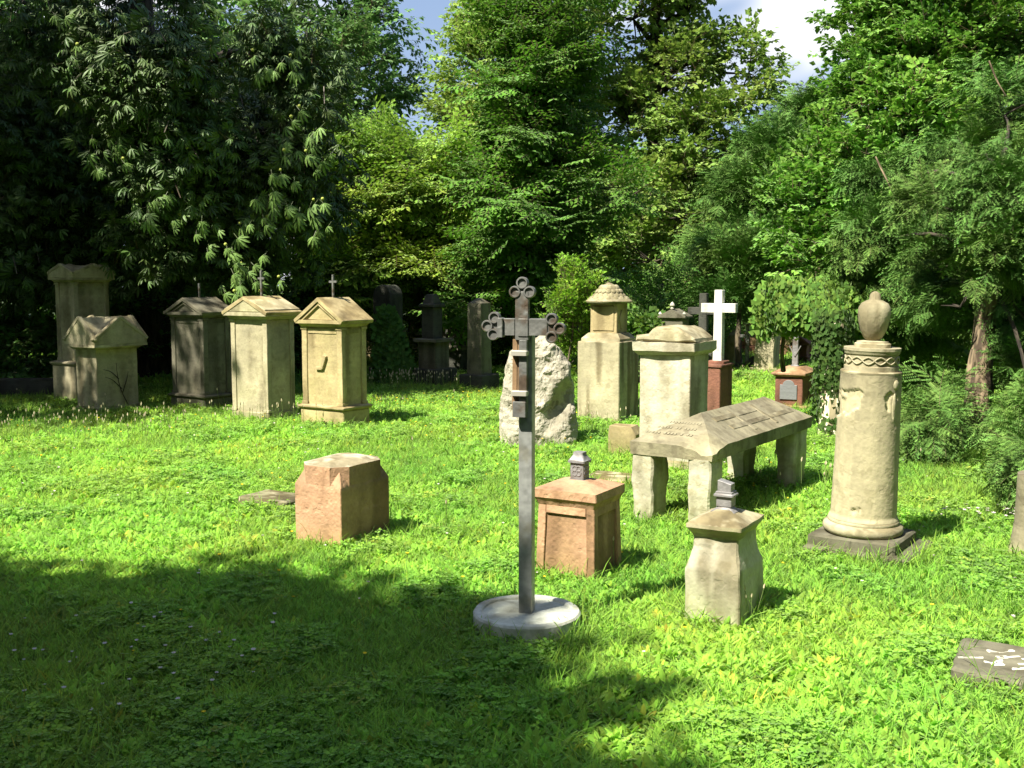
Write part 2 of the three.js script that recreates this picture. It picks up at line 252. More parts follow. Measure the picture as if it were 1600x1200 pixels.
{ // left group
  let f = fit(537, 674, 470, 578, 33);
  let T = gabled('gabled_tomb', 'sunlit yellowish sandstone tomb with triangular pediment, broken relief and small iron cross', 'gabled sandstone tombs in the left row', f, { plinth: f.C(643), body: f.C(512), ridge: f.C(466) }, { mat: M.warm, pil: 0.075, frieze: true, cornice: 0.075, over: 0.05, cross: { h: 0.27, w: 0.11 } });
  const fz = f.d * 0.93 / 2 - 0.014;
  part('broken_relief', stone(mv(mergeGeometries([mv(block(0.035, 0.15, 0.05, 0.006, 0.055, 0.05), 0.035, 0, 0.005, 0, 0, -0.3), mv(block(0.10, 0.03, 0.045, 0.006), -0.01, -0.012, 0.002)].map(clean)), -0.03, f.C(578), fz), { edge: 0.03, green: 0, base: -1 }), M.warm, T);
  f = fit(420, 661, 362, 464, 33);
  T = gabled('gabled_tomb', 'pale dappled sandstone tomb with blunt rounded pediment and thin iron cross', 'gabled sandstone tombs in the left row', f, { plinth: f.C(646), body: f.C(500), ridge: f.C(464) }, { mat: M.sand, ledge: 0.0, k: 0.97, pil: 0.07, cornice: 0.085, over: 0.06, round: true, roofMat: M.warm, cross: { h: 0.32, w: 0.1 } });
  f = fit(321, 644, 267, 366, 33);
  gabled('gabled_tomb', 'dark shaded sandstone tomb with carved pediment left of the pale dappled one', 'gabled sandstone tombs in the left row', f, { plinth: f.C(624), body: f.C(497), ridge: f.C(466) }, { mat: M.dark, pil: 0.075, frieze: true, cornice: 0.07, over: 0.05, cross: { h: 0.2, w: 0.03 } });
  f = fit(153, 650, 118, 221, 31);
  T = gabled('cross_gabled_tomb', 'squat mossy sandstone tomb with cracked side and heavy double gabled cap', 'cross gabled tombs at the far left', f, { plinth: 0.1, body: f.C(547), ridge: f.C(497) }, { mat: M.sand, ledge: 0, k: 0.985, roof: 'cross', cornice: 0.06, over: 0.075 });
  { // crack on the right face, a shallow ridge of dead ivy stems
    const xr = f.w / 2 - 0.004, st = [[[-0.15, 0.05], [-0.02, 0.3], [0.02, 0.48], [0.03, 0.62]], [[-0.04, 0.3], [0.1, 0.42], [0.2, 0.46]], [[0, 0.42], [0.12, 0.52], [0.22, 0.55]], [[-0.05, 0.25], [-0.12, 0.42], [-0.14, 0.5]]];
    part('dead_ivy_stem', plain(mergeGeometries(st.map(l => taper(l.map(([a, b]) => V(xr + 0.004, b, a)), 0.007, 0.002, 5, 10)))), M.barkDark, T);
  }
  f = fit(119, 634, 84, 185, 31);
  gabled('cross_gabled_tomb', 'tall narrow sandstone tomb with double gabled cap standing behind the squat cracked one', 'cross gabled tombs at the far left', f, { plinth: f.C(572), body: f.C(441), ridge: f.C(414) }, { mat: M.sand, ledge: 0.06, k: 0.82, pil: 0.07, roof: 'cross', cornice: 0.06, over: 0.06 });
  // half hidden cap behind the row
  const P = D(366, 470, 15.6);
  f = { x: P.x, z: P.z, w: 0.5, d: 0.5, turn: -0.55 };
  gabled('gabled_tomb', 'dark tomb half hidden behind the dark and pale tombs', 'gabled sandstone tombs in the left row', f, { plinth: 0.3, body: HA(P, 460), ridge: HA(P, 439) }, { mat: M.dark, cornice: 0.06, over: 0.06 });
  const K = thing('kerb_stone', 'low dark kerb stone at the left edge under the trees', 'kerb', ...D(30, 620, 14.6).setY(0).toArray(), 0.05);
  part('kerb_block', stone(block(1.4, 0.26, 0.25, 0.02)), M.black, K);
}
{ // dark group in the shade at the back
  let f = fit(612, 600, 584, 631, 33);
  let T = thing('arched_gravestone', 'tall dark gravestone with rounded top and ivy in the back shade', 'gravestone', f.x, 0, f.z, f.turn); keepOut(f.x, f.z, f.w, f.d, f.turn);
  const h = f.C(445), r = f.w / 2;
  part('slab', stone(prism([[-r, 0.25], [r, 0.25], ...arc(r, 0, Math.PI, 16, 0, h - r)], f.d, 0.01), { crease: 0.6 }), M.black, T);
  part('base_block', stone(block(f.w + 0.12, 0.26, f.d + 0.12, 0.012)), M.black, T);
  f = fit(680, 606, 652, 704, 33);
  T = thing('stepped_monument', 'dark stepped gravestone with projecting ledges between arched stone and pillar', 'gravestone', f.x, 0, f.z, f.turn); keepOut(f.x, f.z, f.w, f.d, f.turn);
  const y1 = f.C(577), y2 = f.C(535), y3 = f.C(480), y4 = f.C(460);
  part('step', stone(block(f.w + 0.16, y1, f.d + 0.16, 0.015)), M.black, T);
  part('pedestal', stone(mv(block(f.w * 0.94, y2 - y1, f.d * 0.94, 0.01), 0, y1)), M.dark, T);
  part('ledge', stone(mv(block(f.w + 0.1, 0.05, f.d + 0.1, 0.015), 0, y2)), M.dark, T);
  part('shaft', stone(mv(block(f.w * 0.66, y3 - y2 - 0.05, f.d * 0.6, 0.01), -0.03, y2 + 0.05)), M.black, T);
  part('cornice', stone(mv(block(f.w * 0.86, 0.05, f.d * 0.8, 0.015), -0.03, y3)), M.black, T);
  part('cap', stone(mv(block(f.w * 0.62, y4 - y3 - 0.05, f.d * 0.6, 0.02, f.w * 0.45, f.d * 0.4), -0.03, y3 + 0.05)), M.black, T);
  f = fit(752, 613, 729, 769, 33);
  T = thing('pillar_gravestone', 'dark square pillar gravestone with low pyramid top and dead stems', 'gravestone', f.x, 0, f.z, f.turn); keepOut(f.x, f.z, f.w, f.d, f.turn);
  const yb = f.C(586), yt = f.C(474);
  part('base_block', stone(block(f.w + 0.16, yb, f.d + 0.16, 0.012)), M.black, T);
  part('shaft', stone(mv(loft([{ y: 0, pts: oct(f.w * 0.98, f.d * 0.98) }, { y: yt - yb, pts: oct(f.w * 0.9, f.d * 0.9) }, { y: yt - yb + 0.07, pts: oct(0.05, 0.05) }]), 0, yb)), M.dark, T);
  const P = D(708, 560, 18.2);
  T = thing('sarcophagus', 'low dark stone tomb between the stepped gravestone and the pillar', 'tomb', P.x, 0, P.z, -0.5); keepOut(P.x, P.z, 0.6, 0.5, -0.5);
  part('tomb_body', stone(block(0.62, HA(P, 545), 0.5, 0.012)), M.black, T); part('lid', stone(mv(block(0.7, 0.06, 0.58, 0.015), 0, HA(P, 545))), M.dark, T);
  part('back_panel', stone(mv(block(0.5, HA(P, 512) - HA(P, 545) - 0.06, 0.14, 0.012), 0, HA(P, 545) + 0.06, -0.1)), M.black, T);
  for (const [px, z, ty, w, lab] of [[648, 21.5, 469, 0.17, 'sunlit narrow stone pillar glimpsed between the arched and stepped gravestones'], [577, 21, 498, 0.16, 'sunlit stone pillar glimpsed beside the roof of the yellowish tomb']]) {
    const Q = D(px, ty, z); T = thing('distant_pillar', lab, 'gravestone', Q.x, 0, Q.z, -0.4);
    part('shaft', stone(block(w, Q.y - 0.05, w, 0.01)), M.warm, T); part('cap', stone(mv(block(w + 0.06, 0.08, w + 0.06, 0.015, w - 0.05, w - 0.05), 0, Q.y - 0.05)), M.warm, T);
  }
}
{ // boulder
  const P = G(842, 700), T = thing('boulder_gravestone', 'rough pale granite boulder set upright behind the dark metal cross', 'boulder', P.x, 0, P.z - 0.25); keepOut(P.x, P.z - 0.25, 0.55, 0.4, 0);
  let g = new THREE.IcosahedronGeometry(1, 40); g = clean(g); g.deleteAttribute('uv'); g.deleteAttribute('normal');
  const p = g.attributes.position, hh = HA(P, 527);
  // outline measured as left and right edge (m from the middle) over height (share)
  const L = [[0, -0.36], [0.25, -0.365], [0.5, -0.345], [0.75, -0.30], [0.86, -0.25], [0.94, -0.12], [1, 0.02]], R = [[0, 0.36], [0.2, 0.365], [0.45, 0.345], [0.62, 0.345], [0.75, 0.30], [0.88, 0.2], [0.96, 0.11], [1, 0.04]];
  const at = (A, t) => { for (let i = 1; i < A.length; i++) if (t <= A[i][0]) return lerp(A[i - 1][1], A[i][1], (t - A[i - 1][0]) / (A[i][0] - A[i - 1][0])); return A[A.length - 1][1]; };
  for (let i = 0; i < p.count; i++) {
    let x = p.getX(i), y = p.getY(i), z = p.getZ(i);
    const t = clamp((y + 1) / 2), rr = Math.sqrt(Math.max(1e-5, 1 - y * y)), e = Math.min(1, rr / 0.55), ux = x / rr, uz = z / rr;
    const wl = at(L, t), wr = at(R, t), mid = (wl + wr) / 2, half = (wr - wl) / 2, dep = 0.27 * (1 - 0.55 * t * t);
    const sq = 1 / Math.pow(Math.pow(Math.abs(ux), 3.2) + Math.pow(Math.abs(uz), 3.2), 1 / 3.2);
    x = mid + half * ux * sq * (t > 0.5 ? e ** 0.6 : 1); z = dep * uz * sq * (t > 0.5 ? e ** 0.8 : 1); y = t * (hh + 0.1) - 0.1;
    const facet = Math.abs(fbm(x * 3 + 7, y * 3, z * 3 + 2, 3) - 0.5) * 2, a = 0.10 * (0.35 - facet) + 0.05 * (fbm(x * 11, y * 11, z * 11, 4) - 0.5) + 0.018 * (fbm(x * 40, y * 40, z * 40, 2) - 0.5);
    // hollow at the lower right of the face
    const hol = z > 0 ? 0.12 * step(0.20, 0.02, Math.hypot((x - 0.21) * 0.9, (y - 0.42 - (x - 0.21) * 0.9) * 0.75)) : 0;
    p.setXYZ(i, x + ux * a * 0.7, y + a * 0.3, z + uz * a - hol);
  }
  part('boulder', stone(g, { edge: 1, amp: 0, crease: 0.35, green: 0.3, moss: 0.3, stain: 0.5 }), M.granite, T);
}
{ // domed tomb
  let f = fit(967, 666, 901, 998, 30);
  let T = thing('domed_tomb', 'tall beige sandstone tomb topped by a small drum and scaly bell shaped roof', 'gravestone', f.x, 0, f.z, f.turn); keepOut(f.x, f.z, f.w, f.d, f.turn);
  const b = f.C(655), t = f.C(535), d0 = f.C(522), d1 = f.C(474);
  part('plinth', stone(block(f.w + 0.02, b, f.d + 0.02, 0.01)), M.sand, T);
  part('body', stone(mv(block(f.w - 0.01, t - b, f.d - 0.01, 0.008), 0, b), { base: -1, stain: 1.3 }), M.sand, T);
  const w = 0.36, d = 0.32;
  part('drum_base', stone(mv(loft([{ y: 0, pts: oct(w + 0.12, d + 0.12) }, { y: 0.03, pts: oct(w + 0.12, d + 0.12) }, { y: d0 - t, pts: oct(w, d) }]), 0, t), { base: -1 }), M.sand, T);
  part('drum', stone(mv(block(w - 0.03, d1 - d0, d - 0.03, 0.006), 0, d0), { base: -1, green: 0.2 }), M.warm, T);
  part('drum_panel', stone(mv(block(w - 0.09, d1 - d0 - 0.06, 0.024, 0.01), 0, d0 + 0.03, (d - 0.03) / 2), { base: -1, green: 0.2 }), M.warm, T);
  part('drum_panel', stone(mv(prism([[0, 0], [0.06, 0.11], [0, 0.22], [-0.06, 0.11]], 0.024, 0.006), (w - 0.03) / 2, d0 + 0.04, 0.03, Math.PI / 2), { base: -1, green: 0.2 }), M.warm, T);
  const rh = HA(V(f.x, 0, f.z), 447) - d1, pr = [[0.255, 0], [0.265, 0.018], [0.25, 0.032], [0.2, 0.06], [0.16, 0.1], [0.13, 0.15], [0.09, 0.19], [0.04, 0.212], [0.028, 0.222], [0.03, 0.235], [0.001, rh]];
  const rg = new THREE.LatheGeometry(pr.map(q => new THREE.Vector2(q[0], q[1])), 48), rp = rg.attributes.position;
  part('bell_roof', stone(mv(clean(rg), 0, d1, 0), { base: -1, amp: 0.003, green: 0.3, crease: 0.7 }), M.sand, T);
  const sc = []; for (let r = 0; r < 4; r++) for (let k = 0; k < 16; k++) { const a = (k + (r % 2) / 2) / 16 * Math.PI * 2, rr = [0.215, 0.175, 0.14, 0.10][r], yy = [0.052, 0.085, 0.135, 0.18][r]; const s = new THREE.SphereGeometry(0.03, 6, 4); s.scale(1, 1.1, 0.4); sc.push(clean(mv(s, rr * Math.sin(a), d1 + yy, rr * Math.cos(a), a, -0.75))); }
  const scg = mergeGeometries(sc); part('roof_scales', stone(scg, { edge: 0.2, amp: 0.002, base: -1, moss: 0.5, crease: 1 }), M.sand, T).userData.kind = 'stuff';
  // broad tomb with lumpy cap
  f = fit(1076, 742, 998, 1104, 30);
  T = thing('lump_capped_tomb', 'broad cream tomb with weathered lumpy gable cap behind the table tomb', 'gravestone', f.x, 0, f.z, f.turn); keepOut(f.x, f.z, f.w, f.d, f.turn);
  const p0 = f.C(722), p1 = f.C(556), p2 = f.C(540), W = f.w + 0.10, Dd = f.d + 0.10, P2 = V(f.x, 0, f.z), top = HA(P2, 513) - p2;
  part('plinth', stone(block(f.w + 0.04, p0, f.d + 0.04, 0.015)), M.sand, T);
  part('body', stone(mv(block(f.w, p1 - p0, f.d, 0.006), 0, p0), { base: -1, stain: 1, green: 0.3 }), M.pale, T);
  part('cap_slab', stone(mv(loft([{ y: 0, pts: oct(f.w + 0.03, f.d + 0.03) }, { y: 0.035, pts: oct(W, Dd) }, { y: p2 - p1 + 0.02, pts: oct(W, Dd) }]), 0, p1), { base: -1, amp: 0.016 }), M.pale, T);
  part('cap', stone(mv(prism([[-W / 2 + 0.01, 0], [W / 2 - 0.01, 0], [W / 2 - 0.02, 0.03], [W * 0.27, top * 0.8], [W * 0.16, top], [-W * 0.12, top * 0.97], [-W * 0.2, top * 0.82], [-W * 0.27, top * 0.5], [-W / 2 + 0.02, top * 0.38]], Dd - 0.03, 0.02), 0, p2 + 0.022), { base: -1, amp: 0.022, freq: 6 }), M.sand, T);
}
{ // white cross on red pedestal
  let f = fit(1124, 660, 1098, 1143, 30);
  let T = thing('white_cross_grave', 'plain white stone cross on a tall red sandstone pedestal', 'gravestone', f.x, 0, f.z, f.turn); keepOut(f.x, f.z, f.w, f.d, f.turn);
  const t = f.C(574), P = V(f.x, 0, f.z), c0 = HA(P, 563), c1 = HA(P, 453), a0 = HA(P, 488), a1 = HA(P, 474), w = 0.105;
  part('pedestal', stone(block(f.w, t, f.d, 0.008)), M.redd, T);
  part('pedestal_cap', stone(mv(block(f.w + 0.03, 0.03, f.d + 0.03, 0.01), 0, t)), M.redd, T);
  part('foot', stone(mv(block(0.2, c0 - t - 0.03, 0.2, 0.008), 0, t + 0.03)), M.redd, T);
  part('upright', stone(mv(block(w, c1 - c0, w, 0.005, w * 0.9, w * 0.9), 0, c0), { green: 0, stain: 0.5, base: -1, moss: 0.3, amp: 0.002 }), M.white, T);
  part('crossbar', stone(mv(block(0.41, a1 - a0, w * 0.86, 0.005), 0, a0), { green: 0, stain: 0.6, base: -1, moss: 0.3, amp: 0.002 }), M.white, T);
  // red pedestal with plaque
  f = fit(1253, 643, 1210, 1271, 30);
  T = thing('plaque_pedestal', 'red sandstone pedestal with grey plaque carrying a tall iron cross lost in ivy', 'gravestone', f.x, 0, f.z, f.turn); keepOut(f.x, f.z, f.w + 0.1, f.d + 0.1, f.turn);
  const s0 = 0.07, t1 = f.C(590), t2 = f.C(582);
  part('step', stone(block(f.w + 0.14, s0, f.d + 0.14, 0.01)), M.red, T);
  part('body', stone(mv(block(f.w, t1 - s0, f.d, 0.008), 0, s0)), M.redd, T);
  part('cap', stone(mv(loft([{ y: 0, pts: oct(f.w, f.d) }, { y: 0.03, pts: oct(f.w + 0.08, f.d + 0.08) }, { y: 0.05, pts: oct(f.w + 0.08, f.d + 0.08) }, { y: t2 - t1 + 0.05, pts: oct(f.w * 0.6, f.d * 0.6) }]), 0, t1)), M.red, T);
  const pw = f.w * 0.62, ph = (t1 - s0) * 0.58;
  part('plaque', plain(mv(prism([[-pw / 2, 0], [pw / 2, 0], [pw / 2, ph * 0.9], ...arc(pw * 0.36, 0.2, Math.PI - 0.2, 8, 0, ph * 0.82), [-pw / 2, ph * 0.9]], 0.02, 0.004), 0, s0 + (t1 - s0) * 0.2, f.d / 2 + 0.006)), M.plaque, T);
  const Q = V(f.x, 0, f.z), k0 = t2 + 0.02, k1 = HA(Q, 446);
  part('iron_cross', plain(mergeGeometries([mv(block(0.10, 0.05, 0.09, 0.01), 0, k0), mv(block(0.075, k1 - k0, 0.05, 0.004, 0.06, 0.045), 0, k0), mv(block(0.5, 0.065, 0.045, 0.004), 0, k0 + (k1 - k0) * 0.72), mv(block(0.1, 0.06, 0.06, 0.01), 0, k1 - 0.02), mv(block(0.012, 0.15, 0.012, 0.001), 0, k0 + 0.16, 0.03, 0, 0, 0.5), mv(block(0.012, 0.15, 0.012, 0.001), 0, k0 + 0.16, 0.03, 0, 0, -0.5)].map(clean))), M.cast, T);
}
{ // far right background
  let f = fit(1208, 584, 1177, 1218, 28);
  let T = thing('leaning_gravestone', 'tall slightly leaning sandstone slab under the hanging ivy', 'gravestone', f.x, 0, f.z, f.turn); keepOut(f.x, f.z, f.w, f.d, f.turn);
  const h = f.C(488), y = 0.2;
  part('base_block', stone(block(f.w + 0.14, 0.1, f.d + 0.14, 0.02)), M.sand, T);
  part('slab', stone(loft([{ y: 0.08, pts: oct(f.w, f.d) }, { y: h * 0.35, pts: oct(f.w * 0.96, f.d) }, { y: h, pts: oct(f.w * 0.84, f.d * 0.85), x: 0.07 }])), M.sand, T);
  f = fit(1260, 573, 1239, 1268, 30);
  T = gabled('small_red_tomb', 'small red sandstone tomb with gable far behind the plaque pedestal', null, f, { plinth: 0.15, body: f.C(541), ridge: f.C(526) }, { mat: M.redd, pil: 0.06, cornice: 0.05, over: 0.05 });
  // low stone wall, stone by stone
  const A = D(1105, 560, 22.5).setY(0), B = D(1330, 555, 22.5).setY(0), len = A.distanceTo(B);
  T = thing('stone_wall', 'low wall of red and beige stone blocks at the back of the graveyard', 'wall', A.x, 0, A.z, 0);
  const r = rng(77), H = 0.72; let yy = 0;
  part('wall_core', stone(mv(block(len, H - 0.05, 0.2, 0.01), len / 2, 0, -0.06)), M.dark, T);
  for (let row = 0; row < 3; row++) { let x = -0.1 * r(); const hr = [0.26, 0.24, 0.22][row]; while (x < len) { const w = 0.26 + 0.3 * r(); part('stone_block', stone(mv(block(w - 0.015, hr - 0.012, 0.24 + 0.03 * r(), 0.015), x + w / 2, yy, (r() - 0.5) * 0.02), { edge: 0.2, amp: 0.012 }), r() < 0.5 ? M.redd : r() < 0.5 ? M.red : M.warm, T); x += w; } yy += hr; }
  const q = D(1146, 545, 20); T = thing('ruined_stone', 'pale broken rubble stone left of the leaning slab by the wall', 'stone', q.x, 0, q.z, 0.4);
  part('rubble', stone(block(0.36, HA(q, 518), 0.3, 0.06, 0.2, 0.2), { amp: 0.05, freq: 5 }), M.warm, T);
  const c = D(1162, 560, 18.8); T = thing('iron_grave_marker', 'thin black iron grave marker on a heap of dark mossy stones', 'grave marker', c.x, 0, c.z, -0.4); keepOut(c.x, c.z, 0.3, 0.3, 0);
  part('marker', plain(mergeGeometries([mv(block(0.06, HA(c, 506), 0.05, 0.004), 0.06, 0), mv(block(0.26, 0.05, 0.04, 0.004), 0.06, HA(c, 506) * 0.72)].map(clean))), M.iron, T);
  const rr = rng(5); for (let i = 0; i < 6; i++) part('heap_stone', stone(mv(block(0.18 + rr() * 0.1, 0.12 + rr() * 0.08, 0.16, 0.03, 0.12, 0.1), (rr() - 0.5) * 0.34, i > 3 ? 0.12 : -0.02, (rr() - 0.5) * 0.2, rr() * 3), { amp: 0.02 }), M.black, T);
  // monument with white ornaments
  const m = D(1055, 512, 16); T = thing('ornamented_tomb', 'shaded tomb with small white ornaments on its gable behind the lumpy cap', 'gravestone', m.x, 0, m.z, -0.5);
  const e = HA(m, 497);
  part('body', stone(block(0.34, e, 0.28, 0.01)), M.dark, T);
  part('gable', stone(mv(prism([[-0.22, 0], [0.22, 0], [0.22, 0.03], [0, 0.14], [-0.22, 0.03]], 0.36, 0.01), 0, e)), M.dark, T);
  for (const [x, yq, sz] of [[0, 0.135, 0.95], [-0.19, 0.025, 0.65], [0.19, 0.025, 0.65]]) part('ornament', stone(mv(new THREE.LatheGeometry([[0.001, 0], [0.03, 0.01], [0.022, 0.03], [0.04, 0.06], [0.03, 0.09], [0.01, 0.11], [0.001, 0.12]].map(k => new THREE.Vector2(k[0] * sz, k[1] * sz)), 10), x, e + yq, 0.14), { edge: 0.3, amp: 0.006, base: -1, green: 0 }), M.white, T);
  const s = D(1099, 520, 16.6); T = thing('dark_stone_cross', 'tall dark grey stone cross in shade just behind the white cross', 'gravestone', s.x, 0, s.z, -0.5);
  part('upright', stone(block(0.15, HA(s, 458), 0.12, 0.008, 0.12, 0.1)), M.black, T); part('crossbar', stone(mv(block(0.5, 0.11, 0.09, 0.008), 0, HA(s, 491))), M.black, T); part('base_block', stone(block(0.4, 0.5, 0.36, 0.012)), M.black, T);
}
{ // table tomb
  const h0 = 0.47, f = fit(1114, 722, 984, 1269, 34, h0), T = thing('table_tomb', 'table tomb with ridged inscribed slab resting on four weathered stone legs', 'table tomb', f.x, 0, f.z, f.turn);
  const w = f.w, d = f.d, th = 0.085, rz = d / 2 - w * 0.8;
  const pt = { A: [w / 2, d / 2], B: [w / 2, -d / 2], C: [-w / 2, -d / 2], E: [-w / 2, d / 2] };
  // hipped lid
  const P = [], tri = (...v) => v.forEach(q => P.push(...q)), y1 = h0 + th, y2 = h0 + 0.245;
  const e = k => [k[0], y1, k[1]], bt = k => [k[0] * 0.985, h0, k[1] * 0.995], R1 = [0, y2, rz], R2 = [0, y2, -d / 2 + 0.25];
  tri(e(pt.E), e(pt.A), R1); tri(e(pt.A), e(pt.B), R2, e(pt.A), R2, R1); tri(e(pt.B), e(pt.C), R2); tri(e(pt.C), e(pt.E), R1, e(pt.C), R1, R2);
  for (const [a, b] of [['E', 'A'], ['A', 'B'], ['B', 'C'], ['C', 'E']]) tri(bt(pt[a]), bt(pt[b]), e(pt[b]), bt(pt[a]), e(pt[b]), e(pt[a]));
  tri(bt(pt.E), bt(pt.C), bt(pt.B), bt(pt.E), bt(pt.B), bt(pt.A));
  const g = new THREE.BufferGeometry(); g.setAttribute('position', new THREE.Float32BufferAttribute(P, 3));
  const lid = stone(g, { edge: 0.045, amp: 0.004, freq: 9, base: -1, green: 0.3, stain: 0.8, moss: 0.35 });
  { // broken front corner
    const p = lid.attributes.position, c = lid.attributes.color; for (let i = 0; i < p.count; i++) { const x = p.getX(i), y = p.getY(i), z = p.getZ(i), q = Math.hypot(x - w / 2, z - d / 2), k = step(0.24, 0.05, q + 0.1 * (fbm(x * 9, y * 9, z * 9, 3) - 0.5)); if (k > 0) { p.setXYZ(i, x - 0.03 * k * fbm(x * 30, y * 30, z * 9, 2), y - 0.05 * k * (y > h0 + 0.03 ? 1 : 0.1) * (0.4 + fbm(x * 25, 2, z * 25, 2)), z - 0.02 * k); const m = lerp(1, 1.35, k); c.setXYZ(i, c.getX(i) * m, c.getY(i) * m, c.getZ(i) * m * 0.95); } }
  }
  part('lid', lid, M.slab, T);
  // lettering lines cut on the sloping front end
  const L = []; const n1 = V(0, w * 0.8, y2 - y1).normalize(), sl = Math.atan2(y2 - y1, d / 2 - rz), r = rng(9);
  for (let row = 0; row < 3; row++) { let x = -0.14 - row * 0.05; const t = 0.36 + row * 0.17; while (x < 0.08 - row * 0.0) { const lw = 0.008 + r() * 0.010; L.push(clean(mv(block(lw, 0.003, 0.026, 0.001), x, lerp(y2, y1, t) + 0.0015, lerp(rz, d / 2, t), 0, sl, 0))); x += lw + 0.009 + (r() < 0.18 ? 0.02 : 0); } }
  part('inscription', plain(mergeGeometries(L)), M.slab.clone(), T).material.vertexColors = false;
  const bars = []; const sl2 = Math.atan2(y2 - y1, w / 2); // faint carved ridges across the long slope
  for (const [z0, len, u] of [[0.2, 0.75, 0.3], [-0.1, 1.2, 0.62]]) bars.push(clean(mv(mv(block(0.05, 0.016, len, 0.004), 0, -0.0128, 0), lerp(0, w / 2, u), lerp(y2, y1, u) + 0.001, z0 - 0.1, 0, 0, -sl2)));
  for (const z0 of [0.12, -0.3]) bars.push(clean(mv(mv(block(w * 0.42, 0.016, 0.05, 0.004), 0, -0.0128, 0), w * 0.25, lerp(y2, y1, 0.5) + 0.002, z0, 0, 0, -sl2)));
  part('carved_ridge', stone(mergeGeometries(bars), { amp: 0.003, base: -1, green: 0 }), M.slab, T);
  const leg = (x, z, lw, ld, k) => part('leg', stone(mv(loft([{ y: -0.02, pts: oct(lw * 0.98, ld, 0.012) }, { y: h0 * 0.3, pts: oct(lw * (1 - k), ld * (1 - k), 0.012) }, { y: h0 * 0.62, pts: oct(lw * 1.03, ld * (1 - k * 0.3), 0.012) }, { y: h0 + 0.004, pts: oct(lw * 0.98, ld, 0.012) }]), x, 0, z), { edge: 0.035, amp: 0.012, freq: 11 }), M.pale, T);
  const lx = w / 2 - 0.085, lz = d / 2 - 0.13;
  leg(lx - 0.02, lz, 0.155, 0.22, 0.05); leg(-lx, lz, 0.155, 0.24, 0.08); leg(lx - 0.01, -lz + 0.06, 0.16, 0.26, 0.14); leg(-lx, -lz + 0.06, 0.16, 0.26, 0.12);
  // square stone behind its left corner
  const s = fit(993, 717, 950, 1004, 25), S = thing('small_square_stone', 'small squarish beige stone standing beside the left corner of the table tomb', 'gravestone', s.x, 0, s.z, s.turn); keepOut(s.x, s.z, s.w, s.d, s.turn);
  part('stone_block', stone(loft([{ y: 0, pts: oct(s.w, s.d, 0.01) }, { y: s.C(680), pts: oct(s.w, s.d, 0.01) }, { y: s.C(668), pts: oct(s.w * 0.8, s.d, 0.01), x: -s.w * 0.08 }])), M.warm, S);
}
